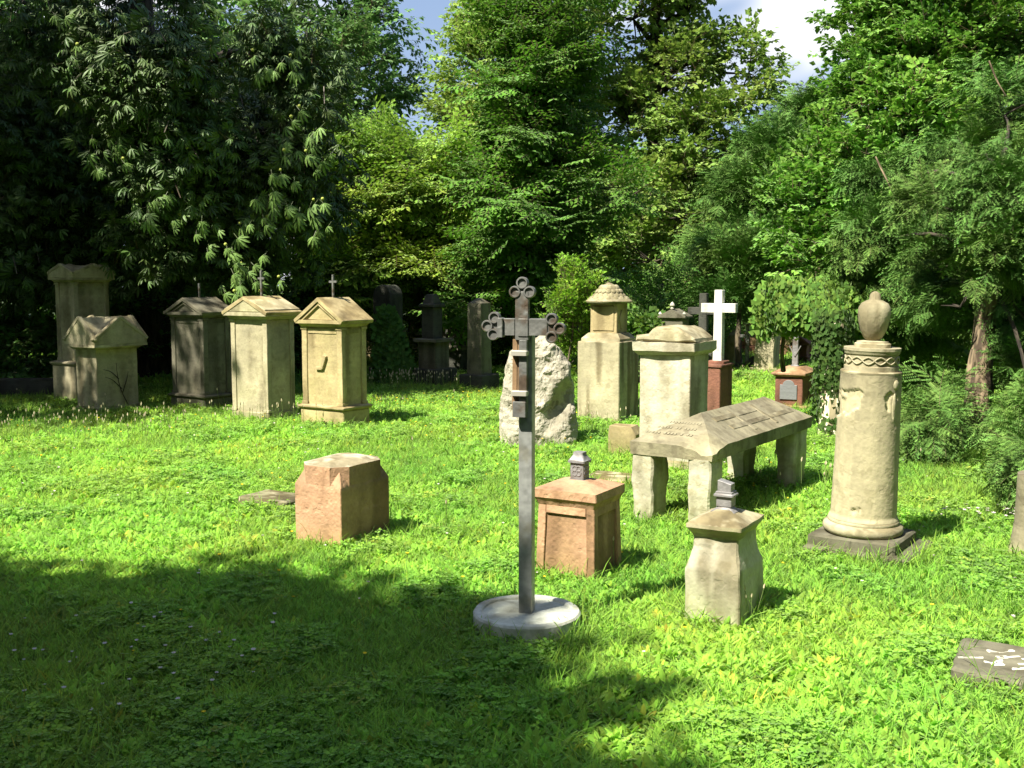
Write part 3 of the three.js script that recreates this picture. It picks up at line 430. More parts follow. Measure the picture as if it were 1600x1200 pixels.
{ // column with urn
  const P = G(1347, 840, 0.1), T = thing('urn_column', 'round beige sandstone column with carved band, crowned by a closed stone urn', 'column', P.x, 0, P.z, -0.62); keepOut(P.x, P.z, 0.62, 0.6, -0.62);
  part('step', stone(mv(block(0.60, 0.075, 0.56, 0.012), 0.04, 0, -0.0)), M.dark, T);
  part('plinth', stone(mv(block(0.50, 0.065, 0.46, 0.012), 0, 0.072, 0)), M.dark, T);
  const up = new THREE.Group(); const tilt = new THREE.Matrix4().makeRotationFromEuler(new THREE.Euler(0, 0.62, 0)).premultiply(new THREE.Matrix4().makeRotationZ(-0.022)); tilt.premultiply(new THREE.Matrix4().makeTranslation(0, 0.137, 0)); tilt.premultiply(new THREE.Matrix4().makeRotationY(0));
  const put = (n, g, m, o) => part(n, stone(g, { base: -1, green: 0.2, ...o }).applyMatrix4(tilt), m, T);
  const lathe = (pr, n = 48) => clean(new THREE.LatheGeometry(pr.map(q => new THREE.Vector2(q[0], q[1])), n));
  put('torus_base', lathe([[0.001, 0], [0.205, 0], [0.222, 0.012], [0.228, 0.032], [0.222, 0.052], [0.205, 0.062], [0.2, 0.066], [0.203, 0.075], [0.198, 0.084], [0.188, 0.09], [0.001, 0.09]]), M.sand, { crease: 0.9, edge: 0.3, amp: 0.002 });
  const y0 = 0.088, H = HA(P, 581) - 0.137 - y0, nv = 110, nu = 128, sp = [], sc = [], id = [];
  for (let j = 0; j <= nv; j++) for (let i = 0; i <= nu; i++) {
    const t = j / nv, a = i / nu * Math.PI * 2, y = y0 + t * H; let r = lerp(0.186, 0.169, t) + 0.01 * step(0.03, 0, t); const cx = Math.sin(a), cz = Math.cos(a);
    const n = fbm(cx * 1.9 + 3.4, y * 4.6 + 1.3, cz * 1.9 + 1, 4), n2 = fbm(cx * 6 + 3, y * 14, cz * 6 + 1, 3);
    const zone = Math.max(step(0.62, 0.74, t) * step(0.97, 0.86, t), step(0.16, 0.10, t) * step(0.02, 0.05, t) * 0.8), fl = step(0.50, 0.525, n + 0.1 * (n2 - 0.5) - (1 - zone) * 0.5);
    r -= 0.011 * fl - 0.002 * (n2 - 0.5);
    sp.push(r * cx, y, r * cz); const k = 1.0 + 0.25 * (n2 - 0.4) + fl * 0.22 - 0.3 * step(0.72, 0.99, t) * (1 - fl) - 0.1 * step(0.45, 0.7, fbm(cx * 5, y * 1.2, cz * 5 + 4, 3)); sc.push(k, k * (0.985), k * 0.95);
  }
  for (let j = 0; j < nv; j++) for (let i = 0; i < nu; i++) { const a = j * (nu + 1) + i, b = a + nu + 1; id.push(a, a + 1, b, a + 1, b + 1, b); }
  let g = new THREE.BufferGeometry(); g.setAttribute('position', new THREE.Float32BufferAttribute(sp, 3)); g.setAttribute('color', new THREE.Float32BufferAttribute(sc, 3)); g.setIndex(id); g.computeVertexNormals();
  part('shaft', uvBox(clean(g), 1, 0.2).applyMatrix4(tilt), M.sand, T);
  const yt = y0 + H;
  put('shaft_top', lathe([[0.001, -0.004], [0.17, -0.004], [0.171, 0.006], [0.165, 0.012], [0.001, 0.012]]).translate(0, yt, 0), M.sand, { edge: 0.3, amp: 0.001, crease: 0.6 });
  put('neck', lathe([[0.001, 0], [0.152, 0], [0.152, 0.026], [0.145, 0.03], [0.145, 0.094], [0.152, 0.098], [0.155, 0.112], [0.158, 0.116], [0.158, 0.132], [0.001, 0.132]]).translate(0, yt + 0.012, 0), M.sand, { edge: 0.3, amp: 0.001, crease: 0.5, stain: 1.4 });
  const br = []; for (let s = 0; s < 2; s++) for (let k = 0; k < 14; k++) { const pts = []; for (let q = 0; q <= 6; q++) { const a = (k + q / 6 * 2) / 14 * Math.PI * 2; const ph = q / 6 * Math.PI * 2; pts.push(V(0.148 * Math.sin(a), yt + 0.074 + 0.02 * Math.cos(ph) * (s ? 1 : -1), 0.148 * Math.cos(a))); } br.push(taper(pts, 0.0045, 0.0045, 5, 12)); }
  { const bg = mergeGeometries(br); bg.deleteAttribute('uv'); part('braided_band', uvBox(bg).applyMatrix4(tilt), Object.assign(M.sand.clone(), { vertexColors: false }), T); }
  put('urn_foot', lathe([[0.001, 0], [0.1, 0], [0.1, 0.022], [0.088, 0.028], [0.088, 0.034], [0.045, 0.04], [0.001, 0.04]]).translate(0, yt + 0.144, 0), M.sand, { edge: 0.3, amp: 0.001, crease: 0.5 });
  const u0 = yt + 0.182;
  put('urn', lathe([[0.001, 0], [0.035, 0], [0.053, 0.02], [0.074, 0.065], [0.087, 0.12], [0.091, 0.16], [0.088, 0.19], [0.074, 0.215], [0.048, 0.23], [0.032, 0.236], [0.031, 0.243], [0.03, 0.262], [0.022, 0.275], [0.008, 0.283], [0.001, 0.284]]).translate(0, u0, 0), M.sand, { edge: 0.4, amp: 0.001, crease: 1.2, moss: 0.3, stain: 1 });
  // torch relief on the right of the shaft
  const pet = new THREE.SphereGeometry(1, 16, 12); pet.scale(0.016, 0.085, 0.008);
  const ang = 0.55; put('torch_relief', mergeGeometries([clean(mv(pet, 0.172 * Math.sin(ang), yt - 0.19, 0.172 * Math.cos(ang), ang)), clean(mv(new THREE.SphereGeometry(1, 14, 10).scale(0.022, 0.03, 0.008), 0.17 * Math.sin(ang + 0.06), yt - 0.06, 0.17 * Math.cos(ang + 0.06), ang))]), M.sand, { edge: 0.5, amp: 0.002, crease: 1 });
}
{ // red block
  const f = fit(534, 866, 462, 609, 30), T = thing('octagonal_red_stump', 'red sandstone block with chamfered octagonal top in the sunny grass at left', 'gravestone', f.x, 0, f.z, f.turn); keepOut(f.x, f.z, f.w, f.d, f.turn);
  const w = f.w, d = f.d, s1 = f.C(764), s2 = f.C(736), t = f.C(733), c = w * 0.23;
  const body = mergeGeometries([loft([{ y: -0.02, pts: oct(w, d, 0.004) }, { y: s1, pts: oct(w, d, 0.004) }, { y: s2, pts: oct(w - 2 * c * 0.62, d - 2 * c * 0.62, 0.004) }]), loft([{ y: s1 - 0.05, pts: oct(w - 0.004, d - 0.004, c) }, { y: t, pts: oct(w - 0.004, d - 0.004, c) }])]);
  part('block', stone(body, { edge: 0.05, amp: 0.003, green: 0.7, moss: 0.2 }), M.red, T);
  part('top', stone(loft([{ y: t, pts: oct(w * 0.985, d * 0.985, c) }, { y: t + 0.028, pts: oct(w * 0.5, d * 0.5, c * 0.5) }]), { edge: 0.05, amp: 0.004, moss: 1.2, base: -1 }), M.pale, T);
}
function slab(name, label, x, z, turn, w, d, h, m, o = {}) { const T = thing(name, label, 'stone slab', x, 0, z, turn); keepOut(x, z, w, d, turn, 0.005); part('slab', stone(mv(block(w, h + 0.03, d, 0.012), 0, -0.03, 0, 0, o.rx ?? 0, o.rz ?? 0), { amp: 0.01, freq: 6, moss: 1.6, ...o.st }), m, T); return T; }
{ const P = G(432, 796); slab('fallen_slab', 'sunken pitted stone slab lying in the grass left of the red block', P.x, P.z, -0.5, 0.44, 0.3, 0.10, M.slab);
  const Q = G(958, 762); slab('fallen_slab', 'grey stone slab lying flat behind the red pedestal', Q.x, Q.z - 0.1, -0.5, 0.4, 0.3, 0.08, M.sand); }
{ // red pedestal with iron foot
  const f = fit(929, 918, 836, 972, 30), T = thing('red_pedestal', 'red sandstone pedestal with recessed panel and moulded cap behind the metal cross', 'gravestone', f.x, 0, f.z, f.turn); keepOut(f.x, f.z, f.w, f.d, f.turn);
  const w = f.w, d = f.d, t = f.C(795), tc = f.C(776), k = 0.93;
  const hz = t, tilt = Math.atan2(w * (1 - k) / 2, hz), ft = 0.05;
  part('body', stone(mv(block(w - 0.028, hz, d - 0.028, 0.004, (w - 0.028) * k, (d - 0.028) * k), 0, -0.01), { edge: 0.05, amp: 0.002 }), M.red, T);
  const yb = 0.0, fr = 0.03; // raised frame round a recessed panel, tapering with the body
  const F2 = (a, b) => prism([...a, ...b], fr, 0.003);
  const wx = y => w / 2 * lerp(1, k, y / hz);
  const face = (mk, L, turn, off) => { for (const [n, pts] of Object.entries(mk)) part('frame', stone(mv(mv(prism(pts, fr, 0.003), 0, 0, 0, 0, -Math.atan2(off * (1 - k), hz) * 1, 0), turn ? off - fr / 2 : 0, -0.01, turn ? 0 : off - fr / 2, turn), { edge: 0.06, amp: 0.002 }), M.red, T); };
  const side = hw => { const s = hw * 2, st = s * 0.13, q = y => hw * lerp(1, k, y / hz) - 0.001; return { l: [[-q(0), 0], [-q(0) + st, 0], [-q(hz) + st, hz], [-q(hz), hz]], r: [[q(0) - st, 0], [q(0), 0], [q(hz), hz], [q(hz) - st, hz]], t: [[-q(hz) + st + 0.001, hz - 0.045], [q(hz) - st - 0.001, hz - 0.045], [q(hz) - st - 0.001, hz], [-q(hz) + st + 0.001, hz]] }; };
  face(side(w / 2), 0, 0, d / 2); face(side(d / 2), 0, Math.PI / 2, w / 2);
  part('cap', stone(mv(loft([{ y: -0.012, pts: oct(w * k, d * k) }, { y: 0.008, pts: oct(w * k + 0.015, d * k + 0.015) }, { y: 0.024, pts: oct(w * k + 0.035, d * k + 0.035) }, { y: 0.03, pts: oct(w + 0.02, d + 0.02) }, { y: tc - t + 0.01, pts: oct(w + 0.02, d + 0.02) }, { y: tc - t + 0.05, pts: oct(w * 0.3, d * 0.3) }]), 0, hz), { base: -1, amp: 0.003, moss: 0.3 }), M.red, T);
  const y0 = tc + 0.03, gr = rng(3);
  const foot2 = [mv(block(0.108, 0.02, 0.10, 0.006), 0, y0), mv(block(0.08, 0.095, 0.074, 0.004), 0, y0 + 0.02), mv(block(0.1, 0.016, 0.094, 0.005), 0, y0 + 0.112), mv(loft([{ y: 0, pts: oct(0.09, 0.085) }, { y: 0.025, pts: oct(0.06, 0.056) }, { y: 0.04, pts: oct(0.058, 0.054) }]), 0, y0 + 0.128)];
  for (const [x, z, ry] of [[0, 0.037, 0], [0.04, 0, Math.PI / 2]]) { for (let q = 0; q < 4; q++) { const a = q * Math.PI / 2 + Math.PI / 4; foot2.push(mv(new THREE.TorusGeometry(0.014, 0.004, 6, 14), x + (ry ? 0 : 0.017 * Math.cos(a)), y0 + 0.068 + 0.017 * Math.sin(a), z + (ry ? 0.017 * Math.cos(a) : 0), ry)); } }
  part('iron_foot', plain(mergeGeometries(foot2.map(g => { g = clean(g); g.deleteAttribute('uv'); g.deleteAttribute('normal'); return g; }))), M.cast, T, 'stub of an ornate grey cast iron cross with quatrefoil panels');
}
{ // waisted pillar stump with iron foot
  const f = fit(1155, 992, 1068, 1191, 30), T = thing('waisted_stump', 'short beige stone pedestal with waisted neck and overhanging cap at right of the metal cross', 'gravestone', f.x, 0, f.z, f.turn); keepOut(f.x, f.z, f.w, f.d, f.turn);
  const w = f.w, d = f.d, s = f.C(900), n = f.C(866), u = f.C(845), c = f.C(831);
  part('body', stone(loft([{ y: -0.02, pts: oct(w * 1.0, d, 0.005) }, { y: s - 0.02, pts: oct(w, d, 0.006) }, { y: s, pts: oct(w * 0.995, d * 0.995, 0.006) }, { y: lerp(s, n, 0.55), pts: oct(w * 0.88, d * 0.88, 0.012) }, { y: n, pts: oct(w * 0.81, d * 0.81, 0.008) }, { y: u, pts: oct(w * 0.79, d * 0.79, 0.006) }]), { edge: 0.03, amp: 0.006, freq: 12, stain: 1.2 }), M.pale, T);
  const cw = w * 0.99, cd = d * 1.02;
  part('cap', stone(mv(loft([{ y: -0.012, pts: oct(w * 0.8, d * 0.8) }, { y: 0.004, pts: oct(w * 0.84, d * 0.84) }, { y: c - u - 0.006, pts: oct(cw, cd) }, { y: c - u + 0.01, pts: oct(cw, cd) }, { y: c - u + 0.06, pts: oct(cw * 0.25, cd * 0.25) }]), 0, u), { edge: 0.03, amp: 0.006, freq: 12, base: -1, moss: 1.2 }), M.sand, T);
  const y0 = c + 0.048;
  part('iron_foot', plain(mergeGeometries([mv(block(0.115, 0.018, 0.105, 0.004), 0, y0 - 0.012), mv(block(0.1, 0.022, 0.09, 0.01, 0.078, 0.07), 0, y0 + 0.006), mv(block(0.074, 0.05, 0.066, 0.003), 0, y0 + 0.026), mv(block(0.096, 0.014, 0.088, 0.006), 0, y0 + 0.074), mv(block(0.08, 0.008, 0.072, 0.002), 0, y0 + 0.088), mv(prism([[-0.033, 0], [0.033, 0], [0.033, 0.038], [-0.02, 0.052], [-0.033, 0.054]], 0.056, 0.002), 0, y0 + 0.094)].map(g => { g = clean(g); g.deleteAttribute('uv'); g.deleteAttribute('normal'); return g; }))), M.cast, T, 'broken stub of a dark iron cross with stepped foot');
}
{ // right bottom slab and column at the right edge
  const P = G(1483, 1046, 0.085), w = 0.6, d = 0.42, f = 30 * Math.PI / 180, x = P.x + w / 2 * Math.cos(f) + d / 2 * Math.sin(f), z = P.z + w / 2 * Math.sin(f) - d / 2 * Math.cos(f);
  const T = slab('fallen_slab', 'grey stone slab with white lichen streaks in the lower right grass', x, z, -f, w, d, 0.088, M.dark, { st: { moss: 0.3, amp: 0.014, green: 0.3 } });
  const R = rng(31), L = [];
  for (let i = 0; i < 16; i++) { const u = -0.26 + R() * 0.32, v = -0.12 + R() * 0.22; L.push(clean(mv(block(0.04 + R() * 0.07, 0.008, 0.010 + R() * 0.012, 0.002), u, 0.083, v, 0.5 + R() * 0.25))); }
  part('lichen_patches', stone(mergeGeometries(L), { edge: 0.012, amp: 0.011, freq: 30, green: 0, moss: 0, base: -1 }), M.white, T).userData.kind = 'stuff';
  const Q = G(1604, 884), B = thing('edge_column', 'brown stone column with flared foot cut off by the right edge', 'column', Q.x + 0.17, 0, Q.z - 0.12);
  keepOut(Q.x + 0.17, Q.z - 0.12, 0.4, 0.4, 0);
  part('base', stone(mv(new THREE.LatheGeometry([[0.001, 0], [0.25, 0], [0.25, 0.012], [0.225, 0.03], [0.2, 0.06], [0.186, 0.12], [0.178, 0.2], [0.001, 0.2]].map(k => new THREE.Vector2(...k)), 40), 0, 0, 0), { edge: 0.2, amp: 0.003, crease: 0.7 }), M.slab, B);
  part('shaft', stone(mv(new THREE.LatheGeometry([[0.001, 0], [0.178, 0], [0.172, 0.2], [0.168, 0.3], [0.001, 0.3]].map(k => new THREE.Vector2(...k)), 40), 0, 0.199, 0), { edge: 0.2, amp: 0.003, crease: 0.7, base: -1 }), M.slab, B);
}
{ // metal cross on its concrete disc
  const P = G(823, 962, 0.085), turn = -0.24, T = thing('metal_cross', 'old dark iron cross with trefoil ends clamped to a grey steel post in concrete', 'grave cross', P.x, 0, P.z, turn);
  keepOut(P.x, P.z, 0.47, 0.47, 0); keepOut(P.x, P.z, 0.47, 0.47, Math.PI / 4);
  const k = -P.z / F, X = px => (px - 822) * k / Math.cos(turn), Y = py => HA(P, py);
  part('concrete_base', stone(new THREE.LatheGeometry([[0.001, -0.02], [0.243, -0.02], [0.245, 0.102], [0.238, 0.112], [0.212, 0.114], [0.206, 0.110], [0.202, 0.101], [0.15, 0.104], [0.001, 0.106]].map(q => new THREE.Vector2(...q)), 72), { edge: 0.08, amp: 0.004, freq: 9, crease: 0.5, moss: 0.4, green: 0.6 }), M.concrete, T);
  const pw = 0.062, yTop = Y(520);
  part('post', plain(mv(block(pw, yTop - 0.09, pw, 0.003), 0, 0.09, 0)), M.post, T);
  part('weld_collar', plain(mv(block(pw + 0.012, 0.006, pw + 0.012, 0.002), 0, 0.097, 0)), M.post, T);
  const z0 = pw / 2 + 0.018, ox = -0.006; // the old cross stands in front of the post
  const bar = (x0, x1, ya, yb, dz = 0, t = 0.03) => mv(block(X(x1) - X(x0), Y(ya) - Y(yb), t, 0.003), (X(x0) + X(x1)) / 2, Y(yb), z0 + dz);
  part('upright', plain(mergeGeometries([bar(808.5, 829, 455, 530), bar(814.5, 827, 530, 640, 0.004, 0.026), bar(813, 829, 497, 524, 0.004)].map(clean))), M.iron, T);
  part('lower_socket', plain(bar(805, 825.5, 625, 649, 0.004, 0.04)), M.iron, T);
  part('cross_arm', plain(bar(790, 808, 497, 523)), M.iron, T); part('cross_arm', plain(bar(829.5, 858, 497, 523)), M.iron, T);
  const ring = (px, py) => { const q = [[0.0165, -0.018], [0.0255, -0.018], [0.0265, 0.012], [0.024, 0.018], [0.019, 0.018], [0.0165, 0.006], [0.0165, -0.018]].map(a => new THREE.Vector2(...a)); const g1 = mv(new THREE.LatheGeometry(q, 28), 0, 0, 0, 0, Math.PI / 2), g2 = mv(new THREE.CylinderGeometry(0.018, 0.018, 0.014, 24), 0, 0, 0.003, 0, Math.PI / 2); return mv(mergeGeometries([clean(g1), clean(g2)]), X(px), Y(py), z0 + 0.002); };
  const ends = [[[819, 442], [808, 456], [830, 456]], [[776, 496], [765, 509], [774, 522]], [[864, 497.5], [876, 512], [864, 525.5]]];
  for (const e of ends) { for (const [a, b] of e) part('trefoil_ring', plain(ring(a, b), 0.5), M.iron, T); }
  for (const b of [[812, 826, 444, 456], [769, 789.5, 503, 519], [858.5, 871, 505, 520]]) part('trefoil_core', plain(bar(...b, -0.002, 0.024)), M.iron, T);
  part('wooden_lath', plain(mergeGeometries([mv(block(0.022, Y(513) - Y(638), 0.018, 0.002), X(806.5), Y(638), z0 - 0.004, 0, 0, -0.012), mv(block(0.012, Y(515) - Y(632), 0.02, 0.002), X(812.2), Y(632), z0 - 0.008)].map(clean))), M.wood, T);
  part('wooden_lath', plain(mv(block(X(807) - X(783), 0.022, 0.02, 0.002), (X(783) + X(807)) / 2, Y(524) - 0.001, z0 - 0.03)), M.wood, T);
  for (const [a, b] of [[546, 554], [608, 616]]) part('clamp', plain(mv(block(X(828) - X(803.5), Y(a) - Y(b), 0.052, 0.004), X(815.7), Y(b), z0 + 0.008)), M.clamp, T);
  part('clamp', plain(mv(block(0.024, 0.085, 0.05, 0.003), X(786), Y(526), z0 + 0.004)), M.iron, T);
}
// ------------------------------------------------------------------ leaves and sprigs
const q3 = (x, y, z) => [x, y, z];
class Leaves {                                          // collects small leaf faces with a colour each
  constructor() { this.P = []; this.C = []; }
  tri(a, b, c, col) { this.P.push(...a, ...b, ...c); for (let i = 0; i < 3; i++) this.C.push(...col); }
  // a leaf: base point, direction, side vector, length, width, fold and droop
  leaf(b, dir, side, L, W, col, { fold = 0.15, droop = 0.2, tip = 0.55, n = 2 } = {}) {
    const up = V(0, 0, 0).crossVectors(dir, side).normalize(), pt = (t, s) => { const p = b.clone().addScaledVector(dir, L * t).addScaledVector(side, W * s).addScaledVector(up, Math.abs(s) * W * fold - droop * L * t * t); return [p.x, p.y, p.z]; };
    if (n === 1) { const m = pt(tip, 0); this.tri(pt(0, 0), pt(tip, 0.5), m, col); this.tri(pt(0, 0), m, pt(tip, -0.5), col); this.tri(m, pt(tip, 0.5), pt(1, 0), col); this.tri(m, pt(1, 0), pt(tip, -0.5), col); return; }
    const ts = [0, tip * 0.5, tip, tip + (1 - tip) * 0.6, 1], ws = [0.02, 0.34, 0.5, 0.33, 0];
    for (let i = 0; i < 4; i++) for (const s of [1, -1]) { const a = pt(ts[i], 0), a2 = pt(ts[i], ws[i] * s), c = pt(ts[i + 1], 0), c2 = pt(ts[i + 1], ws[i + 1] * s); if (s > 0) { this.tri(a, a2, c2, col); this.tri(a, c2, c, col); } else { this.tri(a, c2, a2, col); this.tri(a, c, c2, col); } }
  }
  strip(a, b, w, col, nrm = V(0, 0, 1)) { const d = b.clone().sub(a), s = V(0, 0, 0).crossVectors(d, nrm).normalize().multiplyScalar(w / 2); const A = a.clone().add(s).toArray(), B = a.clone().sub(s).toArray(), C = b.clone().add(s).toArray(), E = b.clone().sub(s).toArray(); this.tri(A, B, E, col); this.tri(A, E, C, col); }
  build() { const g = new THREE.BufferGeometry(); g.setAttribute('position', new THREE.Float32BufferAttribute(this.P, 3)); g.setAttribute('color', new THREE.Float32BufferAttribute(this.C, 3)); g.computeVertexNormals(); return g; }
}
const vary = (c, r, a) => { const k = 1 + (r() - 0.5) * 2 * a, y = 1 + (r() - 0.5) * a; return [c[0] * k * y, c[1] * k, c[2] * k]; };
const BR = [0.16, 0.12, 0.08];
// broad leaved sprig in the xy plane growing along +y
function sprigBroad(seed, { L = 0.6, n = 16, leaf = 0.11, ratio = 0.62, col = [1, 1, 1], flat = 0.5, two = 1, nseg = 1 }) {
  const r = rng(seed), B = new Leaves(); B.strip(V(0, 0, 0), V(0, L * 0.9, 0), 0.008, BR);
  const tw = []; for (let i = 0; i < 3; i++) { const y = L * (0.15 + 0.25 * i), s = i % 2 ? 1 : -1; const a = V(0, y, 0), b = V(s * L * 0.32, y + L * 0.26, (r() - 0.5) * 0.1); B.strip(a, b, 0.006, BR); tw.push([a, b]); } tw.push([V(0, L * 0.4, 0), V(0, L, 0)]);
  for (let i = 0; i < n; i++) { const [a, b] = tw[i % 4], t = 0.3 + 0.7 * r(), p = a.clone().lerp(b, t), d = b.clone().sub(a).normalize(), s = r() < 0.5 ? 1 : -1; const side0 = V(-d.y, d.x, 0); const dir = d.multiplyScalar(0.6).addScaledVector(side0, s * (0.4 + 0.6 * r())).add(V((r() - 0.5) * 0.5, (r() - 0.5) * 0.5, (r() - 0.6) * flat * 1.4)).normalize(); const nr = V((r() - 0.5) * flat, (r() - 0.5) * flat, 1).normalize(), side = V(0, 0, 0).crossVectors(nr, dir).normalize(); const l = leaf * (0.7 + 0.6 * r()); B.leaf(p, dir, side, l, l * ratio, vary(col, r, 0.22), { fold: 0.2, droop: 0.25, n: nseg, tip: 0.45 }); }
  return B.build();
}
// flat layered spray (hornbeam, elm): alternate leaves either side of fine twigs
function sprigSpray(seed, { L = 0.55, leaf = 0.085, col = [1, 1, 1] }) {
  const r = rng(seed), B = new Leaves(), tw = [[V(0, 0, 0), V(0, L, 0)]];
  for (let i = 0; i < 4; i++) { const y = L * (0.15 + 0.17 * i), s = i % 2 ? 1 : -1; tw.push([V(0, y, 0), V(s * L * 0.36, y + L * 0.3, (r() - 0.5) * 0.04)]); }
  for (const [a, b] of tw) { B.strip(a, b, 0.005, BR); const len = a.distanceTo(b), n = Math.max(4, Math.round(len / 0.045)), d = b.clone().sub(a).normalize(), sd = V(-d.y, d.x, 0); for (let i = 1; i <= n; i++) { const s = i % 2 ? 1 : -1, dir = d.clone().multiplyScalar(0.55).addScaledVector(sd, s * 0.85).add(V(0, 0, -0.2 + (r() - 0.5) * 0.3)).normalize(), nr = V((r() - 0.5) * 0.5, (r() - 0.5) * 0.5, 1).normalize(); const l = leaf * (0.75 + 0.5 * r()); B.leaf(a.clone().lerp(b, i / n), dir, V(0, 0, 0).crossVectors(nr, dir).normalize(), l, l * 0.55, vary(col, r, 0.2), { n: 1, droop: 0.2, tip: 0.45 }); } }
  return B.build();
}
// yew frond: stem with side twigs set with needles
function sprigYew(seed, L = 0.42) {
  const r = rng(seed), B = new Leaves(), stem = V(0, 0, 0); let prev = stem;
  const col = [0.085, 0.17, 0.035], at = t => V(Math.sin(t * 3 + seed) * 0.02, L * t, -0.14 * L * t * t);
  for (let i = 1; i <= 5; i++) { const p = at(i / 5); B.strip(prev, p, 0.004, [0.1, 0.11, 0.05]); prev = p; }
  for (let i = 0; i < 18; i++) {
    const t = 0.06 + 0.94 * i / 18, s = i % 2 ? 1 : -1, a = at(t), l = L * (0.42 * (1 - t * 0.75)) * (0.7 + 0.5 * r()), b = a.clone().add(V(s * l * 0.75, l * (0.5 + 0.4 * r()), -0.02 - l * 0.35 + (r() - 0.5) * 0.12));
    const d = b.clone().sub(a).normalize(), sd = V(-d.y, d.x, 0), m = Math.max(3, Math.round(l / 0.016)), c0 = vary(col, r, 0.25), tipc = r() < 0.3 ? 1.5 : 1;
    for (let k = 1; k <= m; k++) for (const q of [1, -1]) { const o = a.clone().lerp(b, k / m), e = o.clone().addScaledVector(sd, q * 0.024).addScaledVector(d, 0.014).add(V(0, 0, -0.004 * r())); const w = 0.0065; const f = c0.map(v => v * (k > m * 0.6 ? tipc : 1)); B.tri(o.clone().addScaledVector(d, -w).toArray(), e.toArray(), o.clone().addScaledVector(d, w).toArray(), f); }
  }
  return B.build();
}
// chestnut leaf: seven leaflets from one point, growing along +y, drooping in -z
function palmate(seed, s = 1) {
  const r = rng(seed), B = new Leaves(), c0 = vary([0.115, 0.21, 0.05], r, 0.25); B.strip(V(0, -0.1 * s, 0.01), V(0, 0, 0), 0.005, [0.09, 0.12, 0.04]);
  for (let i = 0; i < 7; i++) { const a = (i - 3) * 0.62 + (r() - 0.5) * 0.1, l = s * [0.09, 0.13, 0.16, 0.175, 0.16, 0.13, 0.09][i] * (0.9 + 0.2 * r()), dir = V(Math.sin(a), Math.cos(a), -0.28 - 0.3 * r()).normalize(), side = V(0, 0, 0).crossVectors(V((r() - 0.5) * 0.4, 0, 1), dir).normalize(); B.leaf(V(0, 0, 0), dir, side, l, l * 0.215, vary(c0, r, 0.12), { tip: 0.64, droop: 0.35, fold: 0.3 }); }
  return B.build();
}
function sprigChestnut(seed) {
  const r = rng(seed), gs = []; const st = new Leaves(); st.strip(V(0, -0.3, 0), V(0, 0, 0), 0.014, BR); gs.push(st.build());
  for (let i = 0; i < 6; i++) { const a = i / 6 * Math.PI * 2 + r(), t = 0.5 + 0.5 * r(), g = palmate(seed * 10 + i, 0.8 + 0.35 * r()); g.translate(0, 0.16, 0); const m = new THREE.Matrix4().makeRotationFromEuler(new THREE.Euler(0.2 - t * 0.9 + (i === 0 ? 0.7 : 0), 0, a)); m.setPosition(0, -0.05 * i, 0); gs.push(g.applyMatrix4(m)); }
  return mergeGeometries(gs);
}
function sprigIvy(seed) {
  const r = rng(seed), B = new Leaves(), col = [0.13, 0.24, 0.04];
  for (let i = 0; i < 14; i++) { const p = V((r() - 0.5) * 0.22, (r() - 0.5) * 0.22, r() * 0.06), a = r() * 6.28, dir = V(Math.cos(a) * 0.6, Math.sin(a) * 0.6 - 0.5, 0.25 * (r() - 0.3)).normalize(), nr = V((r() - 0.5) * 0.9, (r() - 0.2) * 0.9, 1).normalize(); const l = 0.05 + 0.035 * r(); B.leaf(p, dir, V(0, 0, 0).crossVectors(nr, dir).normalize(), l, l * 0.9, vary(col, r, 0.35), { n: 1, tip: 0.3, fold: 0.1, droop: 0.1 }); }
  return B.build();
}
const SPR = {
  lime: [1, 2, 3].map(i => sprigBroad(i, { L: 0.5, n: 34, leaf: 0.08, ratio: 0.8, col: [0.16, 0.33, 0.045] })),
  maple: [4, 5, 6].map(i => sprigBroad(i, { L: 0.75, n: 26, leaf: 0.115, ratio: 0.85, col: [0.20, 0.31, 0.055], flat: 0.7 })),
  pale: [7, 8, 9].map(i => sprigBroad(i, { L: 0.7, n: 26, leaf: 0.11, ratio: 0.6, col: [0.22, 0.34, 0.06], flat: 0.6 })),
  cool: [10, 11, 12].map(i => sprigBroad(i, { L: 0.75, n: 22, leaf: 0.14, ratio: 0.55, col: [0.12, 0.24, 0.06], flat: 0.6 })),
  horn: [13, 14, 15].map(i => sprigSpray(i, { col: [0.09, 0.21, 0.02] })),
  elm: [16, 17, 18].map(i => sprigSpray(i, { L: 0.6, leaf: 0.1, col: [0.19, 0.31, 0.035] })),
  bright: [19, 20].map(i => sprigBroad(i, { L: 0.3, n: 18, leaf: 0.06, ratio: 0.6, col: [0.22, 0.40, 0.035], flat: 0.6 })),
  yew: [21, 22, 23].map(i => sprigYew(i)),
  chest: [24, 25, 26].map(i => sprigChestnut(i)),
  ivy: [27, 28].map(i => sprigIvy(i)),
};
